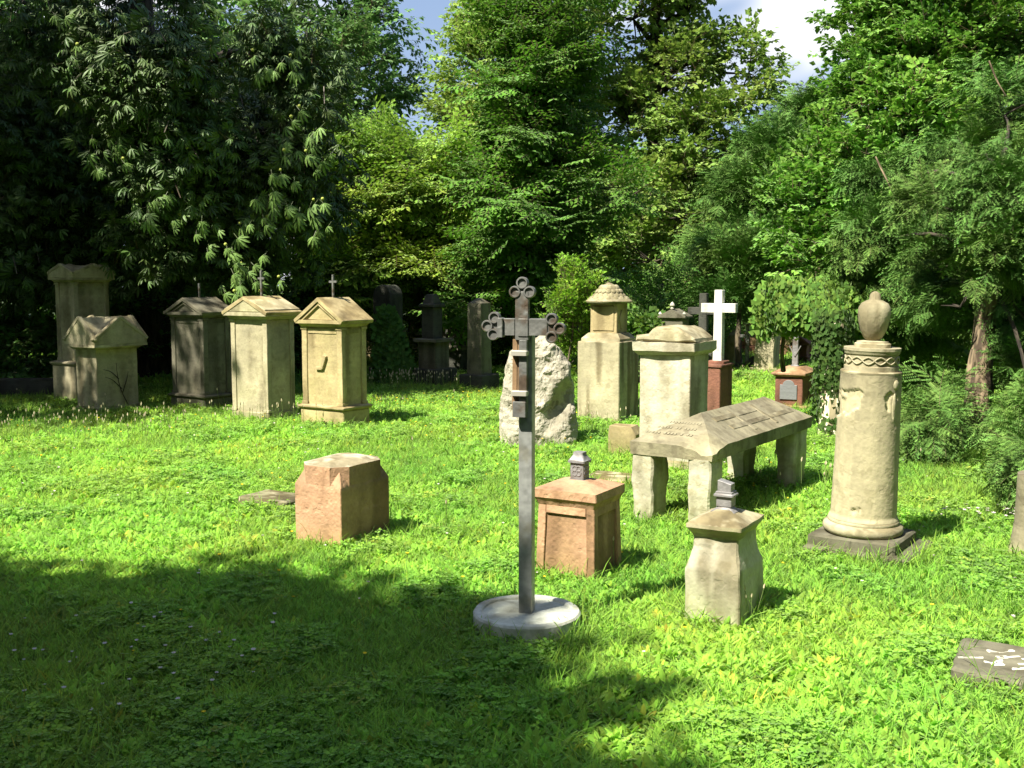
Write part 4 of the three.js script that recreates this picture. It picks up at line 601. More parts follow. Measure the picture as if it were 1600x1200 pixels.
// one instanced crown for each sprig shape would split the crown, so the shapes are joined in groups of turned sprigs
const dirUp = V(0, 1, 0);
function frame(pos, dir, nrm, s, out) { const y = dir.clone().normalize(), x = V(0, 0, 0).crossVectors(y, nrm); if (x.lengthSq() < 1e-4) x.set(1, 0, 0); x.normalize(); const z = V(0, 0, 0).crossVectors(x, y); out.makeBasis(x.multiplyScalar(s), y.multiplyScalar(s), z.multiplyScalar(s)); return out.setPosition(pos); }
function instanced(name, geos, mat, items, parent, kind = 'stuff') {   // items: {p, d, n, s, c}
  const m4 = new THREE.Matrix4(), col = new THREE.Color(), per = geos.map(() => []); items.forEach((it, i) => per[i % geos.length].push(it));
  geos.forEach((g, k) => { if (!per[k].length) return; const o = new THREE.InstancedMesh(g, mat, per[k].length); per[k].forEach((it, i) => { o.setMatrixAt(i, frame(it.p, it.d, it.n, it.s, m4)); o.setColorAt(i, col.setRGB(...it.c)); }); o.name = name; o.castShadow = o.receiveShadow = true; o.userData.kind = kind; parent.add(o); });
}
function sphere(r) { const u = r() * 2 - 1, a = r() * Math.PI * 2, s = Math.sqrt(1 - u * u); return V(s * Math.cos(a), u, s * Math.sin(a)); }
// crown: ellipsoids {c, r:[x,y,z]}, each filled with clumps of sprigs
function crownItems(els, r, o) {
  const it = [], anchors = [];
  for (const e of els) {
    const n = Math.max(3, Math.round((e.n ?? o.clumps) * 1)), ctr = e.c;
    for (let k = 0; k < n; k++) {
      const d = sphere(r), rad = Math.pow(0.25 + 0.75 * r(), 0.5), c = V(ctr.x + d.x * e.r[0] * rad, ctr.y + d.y * e.r[1] * rad, ctr.z + d.z * e.r[2] * rad), cr = o.cr * (0.6 + 0.8 * r());
      anchors.push([ctr, c, e.br]); const tone = 1 + (r() - 0.5) * (o.tone ?? 0.4), yel = 1 + (r() - 0.4) * (o.yel ?? 0.3);
      for (let q = 0; q < o.per; q++) {
        const g = sphere(r).multiplyScalar(Math.cbrt(r()) * cr); g.y *= o.flat ?? 0.7; const p = c.clone().add(g);
        if (p.y < (o.minY ?? 0.3)) continue; if (o.keep && !o.keep(p)) continue;
        const out = p.clone().sub(V(ctr.x, ctr.y - e.r[1] * 0.4, ctr.z)).normalize(), dir = out.multiplyScalar(o.out ?? 0.7).add(sphere(r).multiplyScalar(0.55)).add(V(0, o.lift ?? 0, 0)); if (o.level) dir.y = dir.y * 0.25 - 0.08;
        const nr = V((r() - 0.5) * 0.8, 1, (r() - 0.5) * 0.8).addScaledVector(out, o.face ?? 0.5); const k2 = (o.dim ?? 1) * tone * (0.85 + 0.3 * r());
        it.push({ p, d: dir, n: nr, s: (o.s ?? 1) * (0.75 + 0.5 * r()), c: [k2 * yel, k2, k2 * 0.95] });
      }
    }
  }
  return { it, anchors };
}
function bough(a, b, r, sag = 0.1) { const m = a.clone().lerp(b, 0.5), L = a.distanceTo(b); m.add(V((r() - 0.5) * L * 0.18, L * sag, (r() - 0.5) * L * 0.18)); return [a, m, b]; }
function tree(name, label, category, base, o, els, group) {
  const r = rng(o.seed), T = thing(name, label, category, base.x, 0, base.z, 0, group), local = els.map(e => ({ ...e, c: e.c.clone().sub(V(base.x, 0, base.z)) }));
  const { it, anchors } = crownItems(local, r, { ...o, keep: o.keep && (p => o.keep(p.clone().add(V(base.x, 0, base.z)))) });
  const H = o.trunkH, top = V(o.lean?.[0] ?? 0, H, o.lean?.[1] ?? 0), gs = [];
  const tp = [V(0, -0.1, 0), V(top.x * 0.25 + (r() - 0.5) * 0.1, H * 0.33, top.z * 0.25), V(top.x * 0.6 + (r() - 0.5) * 0.15, H * 0.66, top.z * 0.6 + (r() - 0.5) * 0.1), top];
  part('trunk', taper(tp, o.tr, o.tr * 0.3, 12, 28, o.rough ?? 0.25), o.bark ?? M.bark, T);
  const cv = new THREE.CatmullRomCurve3(tp);
  local.forEach(e => { if (e.br === 0) return; const t = clamp((e.c.y - e.r[1] * 0.6) / H, o.low ?? 0.25, 0.97), a = cv.getPoint(t); gs.push(taper(bough(a, e.c, r), o.tr * (o.limb ?? 0.34) * (e.br ?? 1), o.tr * 0.06, 6, 8)); });
  anchors.forEach(([a, b, br], i) => { if (br === 0) return; if (i % (o.twigEvery ?? 2) === 0) gs.push(taper(bough(a, b, r, 0.03), o.tr * 0.09, o.tr * 0.025, 4, 4)); });
  part('limbs', mergeGeometries(gs), o.limbBark ?? o.bark ?? M.bark, T);
  instanced('crown', o.spr, o.mat ?? M.leaf, it, T);
  return { T, it };
}
const E = (px, py, Z, rx, ry, rz, n, br) => ({ c: D(px, py, Z), r: [rx * Z / F, ry * Z / F, (rz ?? rx) * Z / F], n, br });
const base = (px, Z) => { const p = D(px, 440, Z); return V(p.x, 0, p.z); };

// ------------------------------------------------------------------ trees
// big chestnut whose crown hangs over the left tombs
{
  const B = base(235, 17.5), r = rng(401);
  const hi = (x, y, z, a, b, c, n) => ({ c: V(x, y, z), r: [a, b, c], n, br: x < -7 || y < 4.5 ? 0 : 1 });
  const els = [E(180, 60, 13.6, 90, 60, 60, 9), E(250, 130, 13.2, 75, 70, 50, 10), E(260, 215, 13.5, 70, 55, 50, 8), E(170, 200, 14, 40, 50, 50, 4), E(265, 300, 13.8, 60, 50, 50, 6), E(290, 395, 14.2, 60, 40, 40, 5), E(420, 90, 13.8, 60, 50, 50, 5), E(470, 220, 13.8, 40, 50, 50, 5), E(440, 310, 14, 50, 50, 50, 6), E(400, 420, 14.6, 60, 40, 50, 6), E(500, 330, 14.6, 40, 40, 40, 4), E(230, 420, 16, 40, 30, 40, 4), E(60, 60, 14, 60, 60, 60, 3), E(360, 250, 15, 60, 90, 50, 6), E(480, 90, 15.2, 30, 50, 60, 5),
    hi(-9.2, 7.2, -15.5, 2.8, 2.4, 3.4, 24), hi(-9.2, 7, -9.6, 1.9, 1.5, 1.9, 26), hi(-10.8, 8, -12, 2.6, 2, 2.2, 20), hi(-9.8, 8.3, -11.4, 1.4, 1.6, 1.8, 22), hi(-10.4, 9.5, -17, 3, 2, 3, 30), hi(-5.4, 7.6, -12.6, 1.5, 1.2, 1.7, 13), hi(-10, 9.5, -13, 3.4, 2.2, 3, 18), hi(-7.6, 6.2, -17.5, 2.6, 2.2, 3, 14), hi(-9, 3.6, -19, 4, 2.6, 2.5, 40), hi(-5, 4, -20.5, 3, 2.4, 2, 26), E(70, 200, 15.8, 80, 120, 60, 18, 0), E(150, 330, 15.8, 90, 90, 60, 18, 0), E(330, 210, 16, 80, 130, 60, 20, 0), E(50, 400, 16, 90, 80, 60, 16, 0), E(300, 370, 16, 90, 70, 50, 14, 0), E(-20, 300, 15, 60, 150, 60, 16, 0)];
  const { T, it } = tree('chestnut_tree', 'large dark horse chestnut with drooping hand shaped leaves over the left tombs', 'tree', B, { seed: 11, trunkH: 9, tr: 0.42, cr: 0.58, per: 22, clumps: 6, spr: SPR.chest, mat: M.chest, s: 0.8, bark: M.barkDark, minY: 1.25, out: 0.5, flat: 0.75, tone: 0.5, yel: 0.15, dim: 0.5, lift: -0.25, twigEvery: 3 }, els);
  // the leaves that show largest, one by one
  const pal = [31, 32, 33, 34].map(i => palmate(i, 1.1)), m4 = new THREE.Matrix4(), spots = [[120, 30], [220, 30], [300, 60], [250, 100], [230, 160], [280, 190], [220, 230], [300, 240], [170, 240], [260, 290], [240, 330], [290, 330], [430, 95], [470, 200], [480, 240], [440, 300], [420, 330], [340, 375], [400, 420], [380, 440], [490, 345], [330, 30], [150, 70]];
  const fr = []; let k = 0; for (const [px, py] of spots) for (let q = 0; q < 11; q++) {
    const p = D(px + (r() - 0.5) * 75, py + (r() - 0.5) * 55, 12.9 + r() * 0.5).sub(V(B.x, 0, B.z)), a = (r() - 0.5) * 2.4, o = part('leaf', pal[k++ % 4], M.chest, T); if (k % 400 === 0) break;
    if (q < 2) fr.push(clean(new THREE.IcosahedronGeometry(0.017 + 0.006 * r(), 1).translate(p.x, p.y + 0.05, p.z + 0.06)));
    frame(p, V(Math.sin(a) * 0.7, -0.55 - 0.4 * r(), 0.35 + 0.3 * r()), V(-0.3 + (r() - 0.5) * 0.8, 0.6, 0.7 + (r() - 0.5) * 0.6), 0.58 + 0.36 * r(), m4); o.applyMatrix4(m4);
  }
  part('fruits', mergeGeometries(fr), new THREE.MeshStandardMaterial({ name: 'green_husk', color: new THREE.Color().setRGB(0.30, 0.34, 0.06), roughness: 0.8 }), T).userData.kind = 'stuff';
}
//SLIM behind the left row
tree('slim_tree', 'slim tree with pale forked trunk rising behind the yellowish gabled tomb', 'tree', base(478, 19.5), { seed: 12, trunkH: 4.2, tr: 0.17, cr: 0.45, per: 26, clumps: 9, spr: SPR.elm, minY: 1.7, flat: 0.55, tone: 0.4, yel: 0.3, bark: M.bark, lean: [0.15, 0] },
  [E(560, 290, 19, 90, 60, 70, 14), E(640, 260, 19.5, 90, 45, 60, 14), E(590, 370, 19, 90, 50, 60, 12), E(680, 340, 19.5, 80, 60, 60, 12), E(530, 420, 19, 60, 40, 50, 7), E(620, 430, 18.8, 80, 35, 50, 8), E(700, 430, 19, 60, 40, 50, 7)]);
// airy bluish tree far behind, left of the sky gap
tree('airy_tree', 'tall airy bluish green tree at the left of the narrow sky gap', 'tree', base(545, 30), { seed: 13, trunkH: 9, tr: 0.3, cr: 0.5, per: 17, clumps: 11, spr: SPR.cool, tone: 0.4, yel: 0.1, bark: M.barkDark, minY: 2 },
  [E(600, 30, 30, 38, 50, 60, 9), E(550, 110, 29, 60, 60, 60, 12), E(600, 120, 30, 32, 50, 50, 7), E(480, 40, 30, 90, 80, 60, 14), E(520, 200, 29, 90, 60, 60, 12), E(590, 240, 29, 45, 30, 50, 7), E(520, -80, 30, 80, 60, 60, 10), E(420, 120, 31, 90, 90, 60, 10)]);
// pale pyramid tree behind the hornbeam
tree('pale_tree', 'tall pale green tree right of the narrow sky gap, behind the dark hornbeam', 'tree', base(790, 26), { seed: 14, trunkH: 10, tr: 0.28, cr: 0.5, per: 22, clumps: 12, spr: SPR.pale, tone: 0.35, yel: 0.3, minY: 1.8 },
  [E(810, 30, 26, 65, 60, 60, 13), E(850, -40, 26, 90, 80, 60, 14), E(770, 130, 25.5, 55, 55, 60, 12), E(840, 110, 26, 90, 80, 60, 14), E(735, 220, 25.5, 50, 45, 60, 10), E(790, 230, 25, 90, 70, 60, 14), E(660, 300, 25, 60, 50, 50, 8), E(730, 330, 25, 90, 70, 60, 12)]);
// dark hornbeam in the middle
{
  const Z = 18, els = []; const rr = rng(55);
  for (let i = 0; i < 30; i++) { const t = i / 29, y = lerp(470, 10, t), half = lerp(165, 60, Math.pow(t, 0.9)) * (t < 0.12 ? 0.75 : 1), a = rr() * 6.28, k = 0.25 + 0.6 * rr(); els.push(E(858 + Math.cos(a) * half * k, y, Z - Math.sin(a) * half * k / F * Z * 0.8, half * 0.55, 24, half * 0.5, 5, 0.5)); }
  tree('hornbeam_tree', 'dark conical young hornbeam with layered branches in the middle behind the boulder', 'tree', base(856, Z), { seed: 15, trunkH: 6.3, tr: 0.13, cr: 0.42, per: 17, clumps: 4, spr: SPR.horn, flat: 0.34, lift: -0.1, tone: 0.4, yel: 0.15, minY: 1.0, bark: M.barkDark, rough: 0.1 }, els);
}
// maple right of the middle
tree('maple_tree', 'tall open maple with yellowish lit foliage left of the bright cloud gap', 'tree', base(1020, 27), { seed: 16, trunkH: 10.5, tr: 0.3, cr: 0.36, per: 15, clumps: 10, spr: SPR.maple, tone: 0.35, yel: 0.15, minY: 1.5, bark: M.barkDark, twigEvery: 1 },
  [E(990, 30, 27, 70, 60, 60, 9), E(1075, 20, 27, 60, 45, 60, 9), E(1120, 95, 27, 45, 40, 50, 7), E(1170, 115, 27, 25, 45, 40, 5), E(1040, 120, 26.5, 70, 55, 60, 9), E(1150, 180, 26.5, 65, 40, 50, 8), E(980, 190, 26.5, 70, 50, 60, 10), E(1080, 220, 26, 70, 40, 50, 7), E(1010, 290, 25.5, 80, 55, 60, 11), E(1130, 270, 26, 60, 40, 50, 7), E(1060, 340, 25, 80, 50, 60, 11), E(1020, 410, 24.5, 70, 40, 50, 9), E(1010, -50, 27, 90, 60, 60, 10), E(1070, -60, 27, 60, 45, 60, 7), E(960, 90, 27.5, 60, 60, 60, 8)]);
// dark conifers behind the white cross
tree('dark_conifer', 'dull dark green conifer standing beneath the bright cloud gap', 'tree', base(1215, 24), { seed: 17, trunkH: 4.2, tr: 0.2, cr: 0.5, per: 95, clumps: 13, spr: SPR.yew, mat: M.yew, s: 1.15, tone: 0.3, yel: 0.2, minY: 0.4, lift: 0.2, bark: M.barkDark },
  [E(1262, 185, 25, 24, 34, 40, 8), E(1205, 245, 24, 25, 35, 40, 8), E(1250, 260, 24, 60, 50, 50, 13), E(1190, 310, 23.5, 55, 50, 50, 13), E(1260, 350, 23.5, 70, 60, 50, 14), E(1180, 400, 23, 70, 50, 50, 14), E(1240, 440, 23, 70, 45, 50, 12), E(1130, 440, 22.5, 60, 45, 50, 10)]);
tree('young_conifer', 'small bushy dark green yew right behind the white cross', 'tree', base(1158, 19), { seed: 18, trunkH: 1.9, tr: 0.07, cr: 0.28, per: 40, clumps: 9, spr: SPR.yew, mat: M.yew, s: 1.2, tone: 0.3, yel: 0.3, minY: 0.8, lift: 0.5 },
  [E(1150, 420, 19, 40, 40, 40, 9), E(1180, 440, 19, 40, 35, 40, 8), E(1135, 465, 18.8, 40, 25, 40, 6), E(1170, 405, 19, 30, 25, 30, 5)]);
// linden at the right
tree('linden_tree', 'bright green broad leaved linden filling the upper right behind the yew', 'tree', base(1490, 17), { seed: 19, trunkH: 7, tr: 0.3, cr: 0.4, per: 20, clumps: 11, spr: SPR.lime, tone: 0.35, yel: 0.15, minY: 1.2 },
  [E(1440, 30, 16.5, 80, 60, 60, 12), E(1385, 95, 16.5, 40, 35, 45, 7), E(1540, 50, 16, 90, 70, 60, 14), E(1450, 120, 16, 90, 60, 60, 13), E(1370, 165, 16, 45, 32, 40, 8), E(1410, 210, 15.5, 80, 50, 50, 10), E(1570, 170, 16, 80, 60, 60, 10), E(1315, 255, 15.5, 45, 30, 40, 8), E(1340, 310, 15.5, 70, 45, 50, 11), E(1250, 330, 15.5, 40, 35, 35, 6), E(1280, 400, 15, 60, 35, 40, 8), E(1480, 300, 15.5, 90, 70, 60, 10), E(1360, 400, 15, 60, 40, 40, 7), E(1590, 330, 14.5, 60, 50, 50, 8), E(1560, 380, 14, 40, 35, 40, 6), E(1620, 20, 16, 90, 90, 60, 10), E(1480, -60, 16.5, 100, 60, 60, 12), E(1375, 25, 17, 28, 28, 40, 5)]);
// yew at the right
{
  const B = G(1528, 700);
  const els = [E(1400, 290, 11.6, 80, 40, 50, 9), E(1450, 350, 11.4, 90, 40, 50, 10), E(1370, 380, 11.4, 70, 35, 40, 8), E(1520, 250, 11.2, 90, 50, 60, 10), E(1570, 180, 11, 70, 60, 50, 9), E(1540, 330, 11, 90, 50, 60, 11), E(1430, 430, 11.2, 70, 40, 50, 9), E(1490, 430, 10.8, 80, 45, 50, 10), E(1590, 420, 10.6, 60, 60, 50, 9), E(1430, 500, 11.5, 50, 35, 40, 7), E(1575, 500, 10.2, 50, 30, 40, 6), E(1470, 510, 11.8, 45, 40, 40, 6), E(1430, 565, 12, 30, 35, 30, 4, 0),
    E(1440, 640, 9.9, 28, 16, 25, 3, 0), E(1475, 625, 9.9, 22, 14, 20, 3, 0), E(1595, 600, 9.8, 26, 40, 30, 4, 0), E(1450, 660, 9.2, 26, 8, 24, 2, 0), E(1490, 330, 9.9, 60, 40, 40, 7), E(1540, 410, 9.6, 50, 40, 40, 7), E(1570, 300, 9.7, 50, 50, 40, 7), E(1500, 480, 9.9, 40, 30, 30, 5), E(1575, 722, 7.1, 24, 8, 20, 2, 0), E(1625, 715, 6.8, 24, 16, 24, 2, 0), E(1620, 660, 9, 40, 50, 40, 6), E(1660, 560, 9.5, 60, 60, 50, 8), E(1660, 400, 10, 70, 80, 50, 8), E(1640, 260, 10.6, 70, 70, 50, 8)];
  const { T } = tree('yew_tree', 'dark feathery yew with gnarled reddish trunk at the right behind the urn column', 'tree', B, { seed: 20, trunkH: 2.7, tr: 0.15, cr: 0.22, per: 56, clumps: 8, spr: SPR.yew, mat: M.yew, s: 0.66, tone: 0.35, yel: 0.25, minY: 0.22, lift: -0.35, out: 0.8, bark: M.barkYew, rough: 0.35, twigEvery: 2, lean: [0.1, 0], low: 0.6, limb: 0.2, limbBark: M.barkDark, keep: p => { const f = -p.z * CP + (EYE - p.y) * SP, px = 800 + p.x / f * F; const q = p.clone().sub(V(B.x, 0.75, B.z)), tt = q.dot(SUN); if (tt > 0 && q.addScaledVector(SUN, -tt).multiply(V(1, 0.7, 1)).length() < 0.27) return false; return !(p.y < 1.3 && p.y > 0.25 && p.z > -10.6 && px > 1485 && px < 1572 && noise(p.x * 5, p.y * 5, p.z * 5) < 0.7); } }, els);
  const l = p => p.sub(V(B.x, 0, B.z)), gs = [[[1368, 245, 11.0], [1390, 290, 10.9], [1418, 345, 10.9]], [[1452, 320, 10.8], [1470, 350, 10.7], [1482, 385, 10.7]], [[1545, 95, 10.6], [1560, 130, 10.6], [1572, 150, 10.6]]].map(L => taper(L.map(q => l(D(...q))), 0.011, 0.006, 5, 8));
  part('bare_branch', mergeGeometries(gs), M.barkYew, T);
  part('trunk', taper([V(-0.14, -0.05, 0.05), V(-0.12, 0.35, 0.03), V(-0.05, 0.75, 0)], 0.06, 0.03, 8, 10, 0.4), M.barkYew, T);
}
// ivy mound on its dead trunk
{
  const B = G(1297, 690), T = thing('ivy_covered_stump', 'pale dead trunk smothered in ivy beside the plaque pedestal', 'ivy', B.x, 0, B.z), r = rng(21), L = p => p.sub(V(B.x, 0, B.z));
  part('trunk', taper([V(0, -0.05, 0), V(0.02, 0.5, 0), V(0.05, 0.9, 0), V(0.04, 1.2, 0)], 0.14, 0.08, 12, 16, 0.3), M.white, T).material = new THREE.MeshStandardMaterial({ name: 'bleached_wood', map: barkTex([0.93, 0.9, 0.8], [0.62, 0.57, 0.46]), bumpMap: barkBump, bumpScale: 0.02, roughness: 0.9 });
  const els = [E(1225, 478, 11.6, 32, 22, 26), E(1265, 472, 11.6, 40, 20, 30), E(1308, 482, 11.4, 38, 28, 30), E(1245, 497, 11.4, 35, 16, 26), E(1285, 500, 11.3, 38, 18, 26), E(1204, 490, 11.6, 12, 16, 14), E(1197, 512, 11.6, 6, 14, 9), E(1335, 495, 11.4, 24, 22, 26), E(1310, 520, 11.4, 22, 16, 20)];
  const it = []; for (const e of els) { const n = Math.round(300 * (e.r[0] * e.r[1]) / 0.06); for (let i = 0; i < n; i++) { const d = sphere(r), k = 0.5 + 0.75 * fbm(d.x * 2.2 + e.c.x * 3, d.y * 2.2 + 4, d.z * 2.2, 2) + 0.12 * r(), p = L(V(e.c.x + d.x * e.r[0] * k, e.c.y + d.y * e.r[1] * k, e.c.z + d.z * e.r[2] * k)); const t = 0.75 + 0.5 * r(); it.push({ p, d: V((r() - 0.5), -1, (r() - 0.5)), n: d.clone().multiplyScalar(0.7).add(V(-0.2, 0.6, 0.2)).addScaledVector(sphere(r), 0.7), s: 0.8 + 0.4 * r(), c: [t * (1 + 0.35 * r()), t * 1.1, t] }); } }
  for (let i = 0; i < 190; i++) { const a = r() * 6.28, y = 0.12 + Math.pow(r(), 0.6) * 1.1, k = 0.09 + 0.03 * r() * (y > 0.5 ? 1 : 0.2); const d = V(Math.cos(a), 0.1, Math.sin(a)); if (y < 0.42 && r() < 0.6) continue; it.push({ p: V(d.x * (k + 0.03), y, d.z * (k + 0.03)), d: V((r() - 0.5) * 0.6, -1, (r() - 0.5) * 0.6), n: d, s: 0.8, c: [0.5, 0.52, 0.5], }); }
  instanced('ivy_leaves', SPR.ivy, M.leaf, it, T);
  part('ivy_stem', mergeGeometries([[[1224, 580, 11.9], [1222, 545, 11.8], [1228, 505, 11.7]]].map(q => taper(q.map(k => L(D(...k))), 0.03, 0.015, 6, 8))), M.bark, T);
  // ivy on the arched stone
  const A = G(618, 602), S = thing('ivy_bush', 'dark ivy climbing the foot of the arched gravestone', 'ivy', A.x, 0, A.z), j = [];
  for (let i = 0; i < 260; i++) { const t = r(), y = Math.pow(r(), 1.5) * 1.05, sp = 0.26 * (1 - y / 1.25), p = V((t - 0.5) * 2 * sp + 0.02 - y * 0.12, y + 0.05, 0.06 + 0.22 * r() * (1 - y / 1.3)); j.push({ p, d: V((r() - 0.5), -1, 0.2), n: V((r() - 0.5) * 0.6, 0.6, 1), s: 0.9 + 0.4 * r(), c: [0.6, 0.7, 0.7] }); }
  part('stem', taper([V(0, -0.03, 0.05), V(-0.02, 0.4, 0.1), V(-0.08, 1, 0.08)], 0.025, 0.008, 6, 8), M.barkDark, S);
  instanced('ivy_leaves', SPR.ivy, M.leaf, j, S);
}
// bright sapling beside the domed tomb
tree('sapling', 'bright yellow green sapling left of the domed tomb', 'shrub', base(893, 12.6), { seed: 22, trunkH: 1.55, tr: 0.018, cr: 0.12, per: 17, clumps: 6, spr: SPR.bright, s: 0.62, tone: 0.3, yel: 0.2, minY: 0.1, lift: 0.8, out: 0.5, rough: 0.05 },
  [E(893, 440, 12.6, 9, 30, 9, 6), E(905, 480, 12.6, 22, 24, 20, 8), E(880, 475, 12.6, 18, 22, 20, 6), E(924, 470, 12.7, 14, 30, 14, 6), E(868, 500, 12.7, 18, 22, 20, 5), E(895, 520, 12.6, 28, 30, 24, 9), E(915, 550, 12.8, 22, 40, 22, 7), E(885, 580, 12.8, 28, 40, 24, 7)]);
// shrubs at the back of the lawn
const shrub = (name, label, px, py, Z, rx, ry, spr, seed, per = 22, clumps = 12, s = 0.75, o = {}) => { const e = E(px, py, Z, rx, ry, rx * 0.8, clumps); tree(name, label, 'shrub', base(px, Z), { seed, trunkH: Math.max(0.4, e.c.y), tr: 0.03, cr: Math.min(0.45, e.r[1] * 0.6), per, clumps, spr, s, tone: 0.4, yel: 0.25, minY: 0.05, lift: 0.3, rough: 0.1, bark: M.barkDark, ...o }, [e, { c: e.c.clone().setY(e.c.y * 0.5), r: [e.r[0] * 0.8, e.c.y * 0.5, e.r[2]], n: clumps }]); };
shrub('shrub', 'lit leafy shrub between the slim pale trunk and the arched gravestone', 535, 440, 18.5, 55, 40, SPR.elm, 61);
shrub('shrub', 'lit yellow green shrub behind the ledges of the stepped gravestone', 640, 440, 20.5, 90, 45, SPR.elm, 62);
shrub('shrub', 'shaded dark green shrub behind the pillar gravestone', 730, 470, 20, 80, 55, SPR.horn, 63);
shrub('shrub', 'dark shrub behind the metal cross head', 800, 500, 20, 60, 55, SPR.horn, 64);
shrub('shrub', 'dark leafy shrub just right of the domed tomb roof', 1010, 520, 16.5, 40, 45, SPR.ivy, 65, 26, 9, 1.2);
shrub('shrub', 'deep green shrub behind the ornamented tomb', 1060, 470, 21, 90, 55, SPR.horn, 66);
shrub('shrub', 'dark shrub growing against the back of the leaning slab', 1235, 480, 23.5, 90, 50, SPR.horn, 67);
shrub('shrub', 'dark shrub beyond the yew trunk at the right', 1440, 540, 15.5, 60, 50, SPR.horn, 68, 22, 9, 0.8);
shrub('shrub', 'green bush at the right edge beyond the yew', 1590, 540, 15, 70, 50, SPR.lime, 69);
shrub('shrub', 'shadowy shrub at the left edge behind the tall narrow tomb', 40, 500, 17, 100, 100, SPR.cool, 70);
shrub('shrub', 'shadowy shrub between the tall narrow tomb and the dark gabled tomb', 220, 500, 18, 90, 80, SPR.cool, 71);
shrub('shrub', 'shadowy shrub behind the dark and the pale gabled tombs', 400, 490, 18.5, 80, 60, SPR.cool, 72);
// tree on the left out of the frame that keeps the left corner in shade, and the one whose shadow lies in front
tree('shade_tree', 'dense dark broad leaved tree at the far left edge', 'tree', V(-12.5, 0, -13), { seed: 23, trunkH: 11, tr: 0.4, cr: 0.95, per: 28, clumps: 22, spr: SPR.cool, s: 1.5, minY: 1.5, bark: M.barkDark },
  [{ c: V(-12, 5, -15), r: [3.4, 2.8, 3.2] }, { c: V(-13, 8.5, -13), r: [4.5, 3, 4] }, { c: V(-13, 12, -13), r: [3.5, 2.6, 3.4] }, { c: V(-10.5, 9.5, -17), r: [3.5, 3, 3] }, { c: V(-13.5, 4, -20), r: [4, 3.5, 3] }, { c: V(-9, 7, -23), r: [4, 4, 2.4] }]);
tree('front_shade_tree', 'leafy tree left of the viewpoint throwing its shadow over the near grass', 'tree', V(-9.5, 0, 5), { seed: 24, trunkH: 10, tr: 0.35, cr: 0.9, per: 30, clumps: 52, spr: SPR.cool, s: 1.6, minY: 4, bark: M.barkDark },
  [{ c: V(-9.3, 9, 3.4), r: [3.2, 2.2, 3.0] }, { c: V(-8.6, 8.5, 6.0), r: [2.2, 1.8, 2.8] }, { c: V(-7.55, 9, 1.9), r: [1.6, 1.6, 1.5] }, { c: V(-11, 9.5, 3.2), r: [3.2, 2.4, 3.2] }, { c: V(-10.6, 10.5, 6.6), r: [3, 2.2, 3] }, { c: V(-13, 8.5, 2.5), r: [2.6, 2, 2.8] }]);
// the far wood closes the view
{
  const r = rng(91), it = [];
  for (let i = 0; i < 78; i++) {
    const Z = 34 + r() * 12, px = -350 + i / 77 * 2300, gap = Math.min(Math.abs(px - 690) / 90, Math.abs(px - 1240) / 130), hmax = gap < 1 ? (px < 900 ? 4.0 : 5.0) : px > 520 && px < 1320 ? 5 + r() : 8 + 4 * r(), c = D(px, 440, Z);
    for (let k = 0; k < 10; k++) { const y = hmax * Math.sqrt(r()), cc = V(c.x + (r() - 0.5) * 2.4, y, c.z + (r() - 0.5) * 3); const t = 0.55 + 0.5 * r(); for (let q = 0; q < 16; q++) { const g = sphere(r).multiplyScalar(1.15 * Math.cbrt(r())); it.push({ p: cc.clone().add(g).setY(Math.max(0.2, cc.y + g.y)), d: sphere(r).add(V(0, -0.1, 0.2)), n: V((r() - 0.5), 1, r() * 0.6), s: 2.1 + r(), c: [t, t, t] }); } }
  }
  for (let i = 0; i < 70; i++) { // the same wood goes on round the sides and behind
    const a = i / 70 * Math.PI * 2, R = 15 + 7 * r(), x = Math.cos(a) * R * 1.15, z = Math.sin(a) * R + 1; if (z < -3 && Math.abs(x) < 0.485 * -z + 6.5) continue; if (z < -3 && x < 0) continue;
    for (let k = 0; k < 26; k++) { const cc = V(x + (r() - 0.5) * 4, 1 + 15 * Math.pow(r(), 0.8), z + (r() - 0.5) * 4), t = 0.55 + 0.5 * r(); for (let q = 0; q < 14; q++) { const g = sphere(r).multiplyScalar(1.5 * Math.cbrt(r())); it.push({ p: cc.clone().add(g).setY(Math.max(0.2, cc.y + g.y)), d: sphere(r).add(V(0, -0.1, 0.2)), n: V((r() - 0.5), 1, r() * 0.6), s: 2.6 + r(), c: [t, t, t] }); } }
  }
  const o = new THREE.Group(); const gs = SPR.lime, m4 = new THREE.Matrix4(), im = new THREE.InstancedMesh(gs[0], M.leaf, it.length), col = new THREE.Color();
  it.forEach((q, i) => { im.setMatrixAt(i, frame(q.p, q.d, q.n, q.s, m4)); im.setColorAt(i, col.setRGB(...q.c)); });
  im.name = 'distant_wood'; tag(im, 'far green wood closing the view behind the graveyard trees', 'wood', null, 'stuff'); scene.add(im);
}
